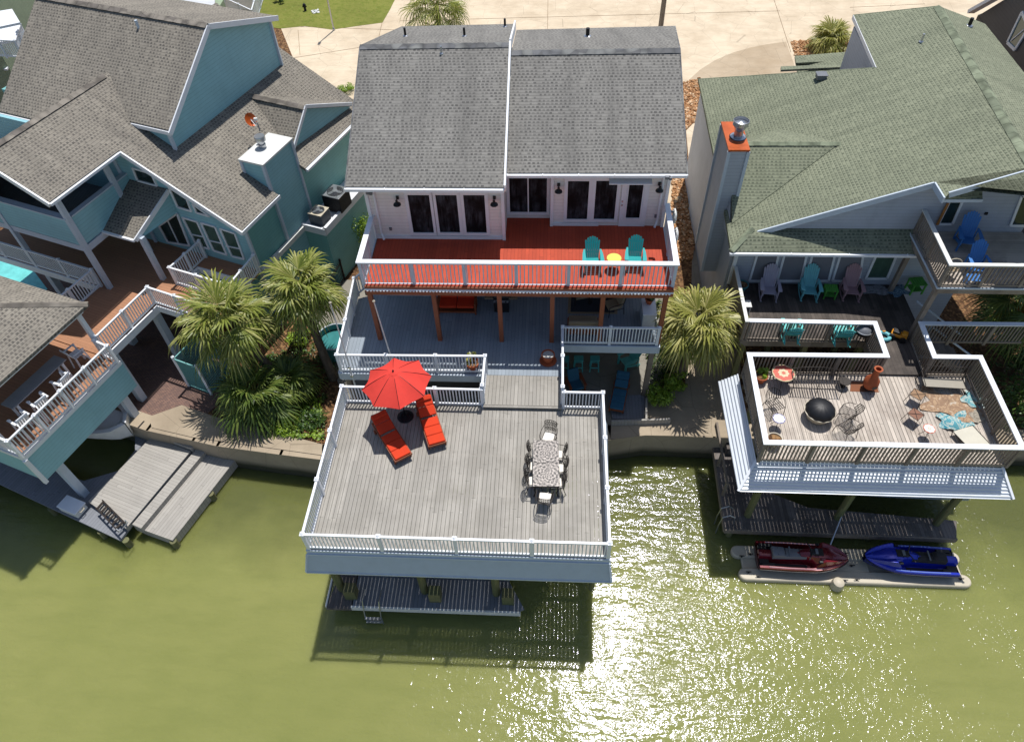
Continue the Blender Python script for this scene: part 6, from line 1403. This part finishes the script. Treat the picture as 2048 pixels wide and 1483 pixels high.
def jetski(name, label, L, body, trim, seat, mt, acc):
    t = thing(name, label, 'personal watercraft'); n = 24
    def W_(f): return (.60 * (1 - .12 * abs(f - .35)) * (1 if f < .62 else max(.02, math.cos((f - .62) / .38 * math.pi / 2 * .975)) ** .55))
    def pt(f, k): return (f - .5) * L
    hull_, deck, rub = [], [], []
    for i in range(n + 1):
        f = i / n; x = (f - .5) * L; w = W_(f); rise = .16 * max(0, f - .6) / .4
        hull_.append([V(x, -w, .42 + rise), V(x, -w * .93, .30 + rise), V(x, -w * .6, .12 + rise), V(x, 0, .02 + rise * 1.8), V(x, w * .6, .12 + rise), V(x, w * .93, .30 + rise), V(x, w, .42 + rise)])
        # deck: side rails, foot wells, centre ridge
        ridge = .72 if f < .3 else .72 + .22 * min(1, (f - .3) / .25); nose = 1 if f < .68 else max(0, 1 - ((f - .68) / .32) ** 1.6); r_ = .46 + rise + (ridge - .46) * nose
        well = .34 if f < .58 else .34 + (r_ - .30) * min(1, (f - .58) / .12)
        well = min(well, r_); cw2 = .2 if f < .5 else .2 + .14 * min(1, (f - .5) / .2)
        sr = .47 + rise + .07 * (1 if f < .8 else 1 - (f - .8) / .2)
        deck.append([V(x, -w, .43 + rise), V(x, -w * .95, sr), V(x, -w * .80, sr + .01), V(x, -w * .72, max(well, .34)), V(x, -w * cw2 * 1.9, max(well, .35)), V(x, -w * cw2 * 1.2, r_ * .93), V(x, 0, r_), V(x, w * cw2 * 1.2, r_ * .93), V(x, w * cw2 * 1.9, max(well, .35)), V(x, w * .72, max(well, .34)), V(x, w * .80, sr + .01), V(x, w * .95, sr), V(x, w, .43 + rise)])
        rub.append((x, w, .425 + rise))
    m_ = MB().grid(hull_); m_.poly([p for p in hull_[0]]); part(t, 'hull', m_, trim, smooth=True)
    m_ = MB().grid(deck); m_.poly([p for p in deck[0]][::-1]); part(t, 'deck', m_, body, smooth=True)
    part(t, 'bumper', MB().tube([V(x, -w - .01, z) for x, w, z in rub] + [V(x, w + .01, z) for x, w, z in rub[::-1]], .022, 6), 'black')
    for s_ in (-1, 1):
        part(t, 'foot_well_mat', MB().grid([[V((f - .5) * L, s_ * W_(f) * q, .36) for q in (.44, .70)] for f in (.06, .15, .25, .35, .45, .55)]), 'black', fix=False)
        part(t, 'side_stripe', MB().tube([V((f - .5) * L, s_ * W_(f) * .87, .555 + .16 * max(0, f - .6) / .4) for f in (.1, .2, .3, .4, .5, .6, .7)], .022, 5), acc)
        part(t, 'mirror', MB().box((L * .16, s_ * .36, .86), (.16, .1, .09)), 'black', bevel=.03, smooth=True)
        part(t, 'handlebar', MB().tube([V(L * .07, 0, .98), V(L * .05, s_ * .18, 1.02), V(L * .02, s_ * .36, 1.0)], .02, 8), 'black')
        part(t, 'vent', MB().box((L * .27, s_ * .17, .80), (.3, .05, .05), rz=-s_ * .25), 'black', bevel=.01)
    st = []
    for i in range(15):
        f = i / 14; x = -L * .36 + f * L * .42; hz = .84 + (.05 if f < .33 else -.02 + .0 * f) + (.05 if f > .9 else 0); ww = .19 - .04 * f
        st.append([V(x, -ww * 1.2, .66), V(x, -ww, hz - .03), V(x, -ww * .5, hz), V(x, ww * .5, hz), V(x, ww, hz - .03), V(x, ww * 1.2, .66)])
    m_ = MB().grid(st); m_.poly(st[0][::-1]); m_.poly(st[-1]); part(t, 'seat', m_, seat, smooth=True)
    part(t, 'seat_strap', MB().box((-L * .17, 0, .885), (.05, .4, .02)), 'grey')
    part(t, 'steering_column', MB().box((L * .085, 0, .9), (.22, .24, .2)), 'black', bevel=.05, smooth=True)
    part(t, 'gauge', MB().box((L * .12, 0, 1.0), (.1, .2, .05)), 'grey', bevel=.01)
    part(t, 'hood', MB().grid([[V(x, y, .955 - .5 * max(0, x - L * .2) ** 2 * 1.1 - y * y * .5) for y in (-.22, -.1, 0, .1, .22)] for x in [L * .14 + k * .09 for k in range(8)]]), body, smooth=True, fix=False)
    for s_ in (-1, 1):
        part(t, 'decal', MB().add([V(L * .28, s_ * .27, .80), V(L * .36, s_ * .22, .74), V(L * .35, s_ * .25, .73), V(L * .27, s_ * .30, .77)], [(0, 1, 2, 3)]), acc, fix=False)
        part(t, 'foot_rest', MB().box((-L * .40, s_ * .40, .52), (.5, .14, .06)), 'black', bevel=.02)
    for q in (-.30, -.22, -.06): part(t, 'seat_seam', MB().box((L * q, 0, .875), (.02, .3, .015)), 'black')
    part(t, 'dash_cover', MB().box((L * .15, 0, .965), (.3, .3, .035)), 'black', bevel=.015)
    part(t, 'rear_platform', MB().box((-L * .44, 0, .48), (.36, .8, .05)), 'black', bevel=.02)
    part(t, 'tow_hook', MB().tube([(-L * .49, -.05, .52), (-L * .49, -.05, .6), (-L * .49, .05, .6), (-L * .49, .05, .52)], .012, 5), 'metal')
    return t
car = lambda n, c: paint(n, c, .18, .06, .25, 2, .8)
js_ = jetski('jet_ski', 'dark red personal watercraft at the left end of the cream floating dock', 3.3, car('dark red gelcoat', '6e1a26'), car('maroon hull', '4a1620'), 'grey', None, car('pale stripe', 'c9a0a0'))
place(js_, at(1603, 1115, .55) - Z * .38, R(-1.5)); js_.location.z = .14
jb_ = jetski('jet_ski', 'bright blue personal watercraft at the right end of the cream floating dock', 3.3, car('bright blue gelcoat', '1a2fae'), car('navy hull', '14206a'), 'black', None, car('light blue stripe', '7f96e0'))
place(jb_, at(1817, 1120, .55) - Z * .38, R(178.5)); jb_.location.z = .14
for o in (js_, jb_): o['group'] = 'personal watercraft on the floating dock'
# ================================================================= palms
palm(at(668, 757, ZG), at(603, 570, ZG + 4.7), 'tall bright fan palm nearest the left corner of the white house decks', 'frond', 38, 1.1, 1.0, low=-42)
palm(at(590, 782, ZG), at(450, 632, ZG + 4.3), 'leaning fan palm with a brown trunk beside the teal shower enclosure', 'frond', 38, 1.25, 1.2, low=-45)
palm(at(520, 830, ZG), at(512, 785, ZG + 1.1), 'short trunkless looking fan palm on the bank above the seawall', 'frondd', 32, 1.2, 1.1, low=-18)
palm(at(1345, 770, ZG), at(1398, 640, ZG + 3.8), 'pale fan palm between the white house and the grey house decks', 'frondy', 42, 1.2, 1.1, low=-52, r0=.2)
palm(at(873, 62, ZG), at(873, 10, ZG + 2.2), 'fan palm behind the roof of the white house by the driveway', 'frond', 30, 1.5, 1.5, low=-25)
palm(at(1663, 92, ZG), at(1663, 76, ZG + .7), 'short fan palm in the rock bed behind the grey house', 'frondy', 34, 1.2, .9, low=-5)
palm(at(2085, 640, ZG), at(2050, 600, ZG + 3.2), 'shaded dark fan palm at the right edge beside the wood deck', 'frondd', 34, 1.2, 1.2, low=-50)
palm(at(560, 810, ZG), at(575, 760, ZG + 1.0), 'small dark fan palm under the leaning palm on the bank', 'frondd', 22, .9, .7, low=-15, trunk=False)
# ================================================================= shrubs, ground plants, fence
def shrub(px, py, rx, rz, n, ls, mat, label, z=ZG, name='shrub'):
    c = at(px, py, z); t = thing(name, label, 'shrub', c, 'shrubs'); part(t, 'foliage', leafball(rx, rz, n, ls, c + Z * rz * .9), mat, fix=False)
    s = MB()
    for k in range(5): s.tube([c, c + V(random.uniform(-.5, .5) * rx, random.uniform(-.5, .5) * rx, rz * 1.1)], [.03, .012], 5)
    part(t, 'stems', s, 'trunk'); return t
shrub(722, 500, .95, 1.5, 3600, .06, 'leafl', 'tall bright green shrub against the left side of the white house')
shrub(1318, 806, .6, .55, 1500, .065, 'leafl', 'bright shrub in the planter beside the canal walk')
shrub(1345, 775, .55, .7, 1300, .07, 'leafl', 'tall light green shrub between the planter and the pale palm trunk')
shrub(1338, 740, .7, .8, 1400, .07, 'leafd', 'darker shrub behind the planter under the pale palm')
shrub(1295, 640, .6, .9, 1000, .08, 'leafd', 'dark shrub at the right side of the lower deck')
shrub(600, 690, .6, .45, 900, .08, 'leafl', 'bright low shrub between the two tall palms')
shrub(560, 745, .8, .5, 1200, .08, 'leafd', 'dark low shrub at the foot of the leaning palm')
shrub(625, 850, .7, .35, 900, .07, 'leafd', 'low dark shrub above the seawall by the boathouse railing')
shrub(575, 855, .7, .3, 900, .07, 'leafl', 'low light green shrub above the seawall')
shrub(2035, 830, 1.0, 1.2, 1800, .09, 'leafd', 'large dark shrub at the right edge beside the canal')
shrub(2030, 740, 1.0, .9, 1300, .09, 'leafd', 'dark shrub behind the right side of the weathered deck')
shrub(1985, 650, .6, .5, 700, .07, 'leafl', 'light green weeds seen between the wood decks')
shrub(690, 185, .7, .3, 700, .07, 'leafl', 'low bright hedge between the teal house and driveway')
shrub(560, 5, .5, .5, 500, .08, 'leafd', 'small dark shrub at the top edge of the lawn')
def ground_cover(poly, n, mat, label, ls=.07, z=ZG):
    P = [at(*p, z) for p in poly]; xs = [p.x for p in P]; ys = [p.y for p in P]; s = MB(); k = 0
    while k < n:
        x, y = random.uniform(min(xs), max(xs)), random.uniform(min(ys), max(ys)); c = False; j = len(P) - 1
        for i in range(len(P)):
            if (P[i].y > y) != (P[j].y > y) and x < (P[j].x - P[i].x) * (y - P[i].y) / (P[j].y - P[i].y) + P[i].x: c = not c
            j = i
        if not c: continue
        k += 1; h_ = random.uniform(.03, .22)
        for q in range(6):
            a = random.uniform(0, 6.28); p = V(x, y, z + h_) + V(math.cos(a), math.sin(a), 0) * random.uniform(.02, .14); d = V(math.cos(a), math.sin(a), random.uniform(-.3, .6)).normalized(); sd_ = d.cross(Z) * ls * .4
            s.add([p - d * ls, p - sd_, p + d * ls, p + sd_], [(0, 1, 2, 3)])
    return tag(s.build('ground_cover', mat, fix=False), label, None, None, 'stuff')
ground_cover([(440, 820), (540, 720), (660, 640), (690, 700), (655, 780), (650, 880), (540, 880)], 420, 'leafd', 'low weeds on the mulch bank')
ground_cover([(560, 790), (640, 760), (645, 885), (560, 875)], 260, 'leafl', 'bright weeds above the seawall')
ground_cover([(1290, 700), (1380, 660), (1372, 760), (1300, 790)], 240, 'leafd', 'weeds under the pale palm')
ground_cover([(1960, 560), (2100, 560), (2100, 860), (1990, 860)], 420, 'leafd', 'weeds beside the weathered deck')
ground_cover([(524, 52), (610, 53), (720, 52), (780, 20), (790, 0), (516, 0)], 120, 'leafl', 'tufts in the lawn', .03)
rumple('brush_pile', 'fallen pale palm debris lying on the rock bed beside the red deck', 'debris', 1358, 400, .9, .3, R(35), cloth_mat('dry palm debris', 'b5a184', '8a7355', 'cdbb9a'), .12, 31, ZG)
t = thing('metal_fence', 'black metal picket fence between the teal house and the palms', 'fence', at(690, 740, ZG)); pts = [at(*p, ZG) for p in ((585, 745), (612, 690), (640, 640), (690, 560), (700, 470), (735, 440))]
b = MB(); pb = []
for a, c_ in zip(pts[:-1], pts[1:]):
    L = (c_ - a).length; n = int(L / .12)
    for zz in (.2, 1.15): b.beam(a + Z * zz, c_ + Z * zz, .03, .04)
    for k in range(n): q = a + (c_ - a) * k / n; b.beam(q + Z * .05, q + Z * 1.3, .02, .02)
    pb.append(a)
part(t, 'pickets', b, 'dmetal')
for p in pts: part(t, 'post', MB().box(p + Z * .7, (.07, .07, 1.4)), 'dmetal')
# ================================================================= far side: poles, lawn things, neighbours
t = thing('utility_pole', 'dark wooden utility pole with hanging black cables behind the white house', 'utility pole', at(1315, 52, ZG)); p = at(1316, 96, ZG)
part(t, 'shaft', MB().tube([p - Z * .3, p + Z * 11], [.19, .14], 14), 'woodrail')
for sx in (-1, 1): part(t, 'cable', MB().tube([p + V(sx * 1.2, .2, 8.0), p + V(sx * 1.1, .1, 5.2), p + V(sx * .75, 0, 4.2 - .1 * sx), p + V(sx * .4, 0, 5.4), p + V(sx * .16, 0, 8.5)], .022, 6), 'black')
t = thing('lamp_post', 'thin grey metal lamp post standing at the edge of the lawn', 'lamp post', at(668, 61, ZG)); p = at(668, 61, ZG)
part(t, 'shaft', MB().tube([p, p + Z * 6], [.07, .05], 10), 'metal'); part(t, 'base', MB().lathe(p, [(.12, 0), (.1, .15), (.07, .2)], 14), 'metal'); part(t, 'lamp_head', MB().box(p + Z * 6.05 + V(0, -.2, 0), (.2, .5, .12)), 'metal', bevel=.03)
t = thing('fire_hydrant', 'small dark hydrant standing on the lawn near the lamp post', 'hydrant', at(611, 22, ZG)); p = at(611, 22, ZG)
part(t, 'body', MB().lathe(p, [(.14, 0), (.1, .05), (.1, .4), (.14, .42), (.13, .5), (.05, .58), (.02, .6)], 16), 'dmetal', smooth=True); part(t, 'nozzle', MB().beam(p + V(-.17, 0, .34), p + V(.17, 0, .34), .09, .09), 'dmetal')
rocks('paver_disc', [(622, 22), (636, 20), (640, 26), (626, 28)], 14, 'flat stones by the hydrant', 'offwhite', ZG + .02)
t = thing('neighbour_house', 'white roofed building with ribbed metal roof and white fence at the top edge', 'house', at(360, -20, ZG))
q = [at(270, -6, 6), at(430, 36, 5.2), at(428, -60, 7), at(255, -80, 7)]; b = MB(); b.slab(q, .1); part(t, 'metal_roof', b, siding('white ribbed metal roof', 'dfe1e4', .3)); b = MB(); b.prism([(p.x, p.y) for p in (q[0] + V(.4, .3, 0), q[1] + V(-.4, .4, 0), q[2], q[3])], ZG, 5.0); part(t, 'wall', b, 'gnsid')
b = MB(); p0, p1, p2 = at(436, 16, ZG), at(512, 52, ZG), at(526, 2, ZG)
rail(t, [p0 + Z * 1.2, p1 + Z * 1.2, p2 + Z * 1.2], 1.2, 'white', name='fence', pitch=.16)
part(t, 'parked_trailer', MB().box(at(482, -2, 2.2), (2.6, 1.6, 1.2)), 'offwhite', bevel=.15)
t = thing('neighbour_house', 'sage and white house with white balconies behind the teal roof corner', 'house', at(20, 60, ZG))
part(t, 'wall', MB().prism([(p.x, p.y) for p in (at(-60, 175, 5), at(20, 140, 5), at(110, -20, 5), at(60, -120, 5), at(-100, -60, 5))], ZG, 9.5), 'gnsid')
part(t, 'balcony_roof', MB().slab([at(-40, 62, 9.2), at(40, 45, 9.2), at(24, 18, 9.6), at(-50, 30, 9.6)], .12), 'white'); part(t, 'balcony_floor', MB().slab([at(-40, 92, 7.6), at(34, 78, 7.6), at(40, 48, 7.9), at(-40, 58, 7.9)], .15), 'white')
rail(t, [at(-40, 78, 8.6), at(30, 82, 8.6), at(40, 50, 8.6)], 1.0, 'white', name='balcony_railing')
part(t, 'lower_roof', MB().slab([at(-40, 140, 5.2), at(14, 138, 5.2), at(24, 108, 5.4), at(-40, 115, 5.4)], .1), 'white')
t = thing('neighbour_house', 'charcoal lap sided house with white trim at the top right corner', 'house', at(2060, 60, ZG))
a, b_, c_ = at(1955, 25, 9.0), at(2120, 250, 9.0), at(2120, -160, 12)
w = MB(); w.prism([(p.x, p.y) for p in (at(1956, 30, 9.0), at(2110, 240, 9.0), at(2110, 240, 9.0) + V(8, 0, 0), at(1956, 30, 9.0) + V(9, 6, 0))], ZG, 9.0); part(t, 'wall', w, 'dksid')
wp = wallp(at(1956, 30, 9.0), at(2110, 240, 9.0))
g = MB(); P = [wp.on(1956, 30), wp.on(2110, 240), wp.on(2110, -60), wp.on(2010, -22)]; P = [wp.on(1956, 32), wp.on(2110, 240), wp.on(2110, -40), wp.on(2008, 0)]
g.add(P + [p + V(.3, .0, 0) for p in P], [(0, 1, 2, 3), (7, 6, 5, 4)] + [(i, 4 + i, 4 + (i + 1) % 4, (i + 1) % 4) for i in range(4)]); part(t, 'gable_wall', g, 'dksid')
part(t, 'fascia', MB().beam(wp.on(1952, 27) + V(-.25, .1, .05), wp.on(2012, -6) + V(-.25, .1, .05), .35, .18), 'white')
wedge([(2017, 85), (2032, 100), (2060, 55), (2046, 25)], wp, 'glassg', t, bars=[[(2024, 52 + 30), (2050, 60)]], off=.05, fw=.14)
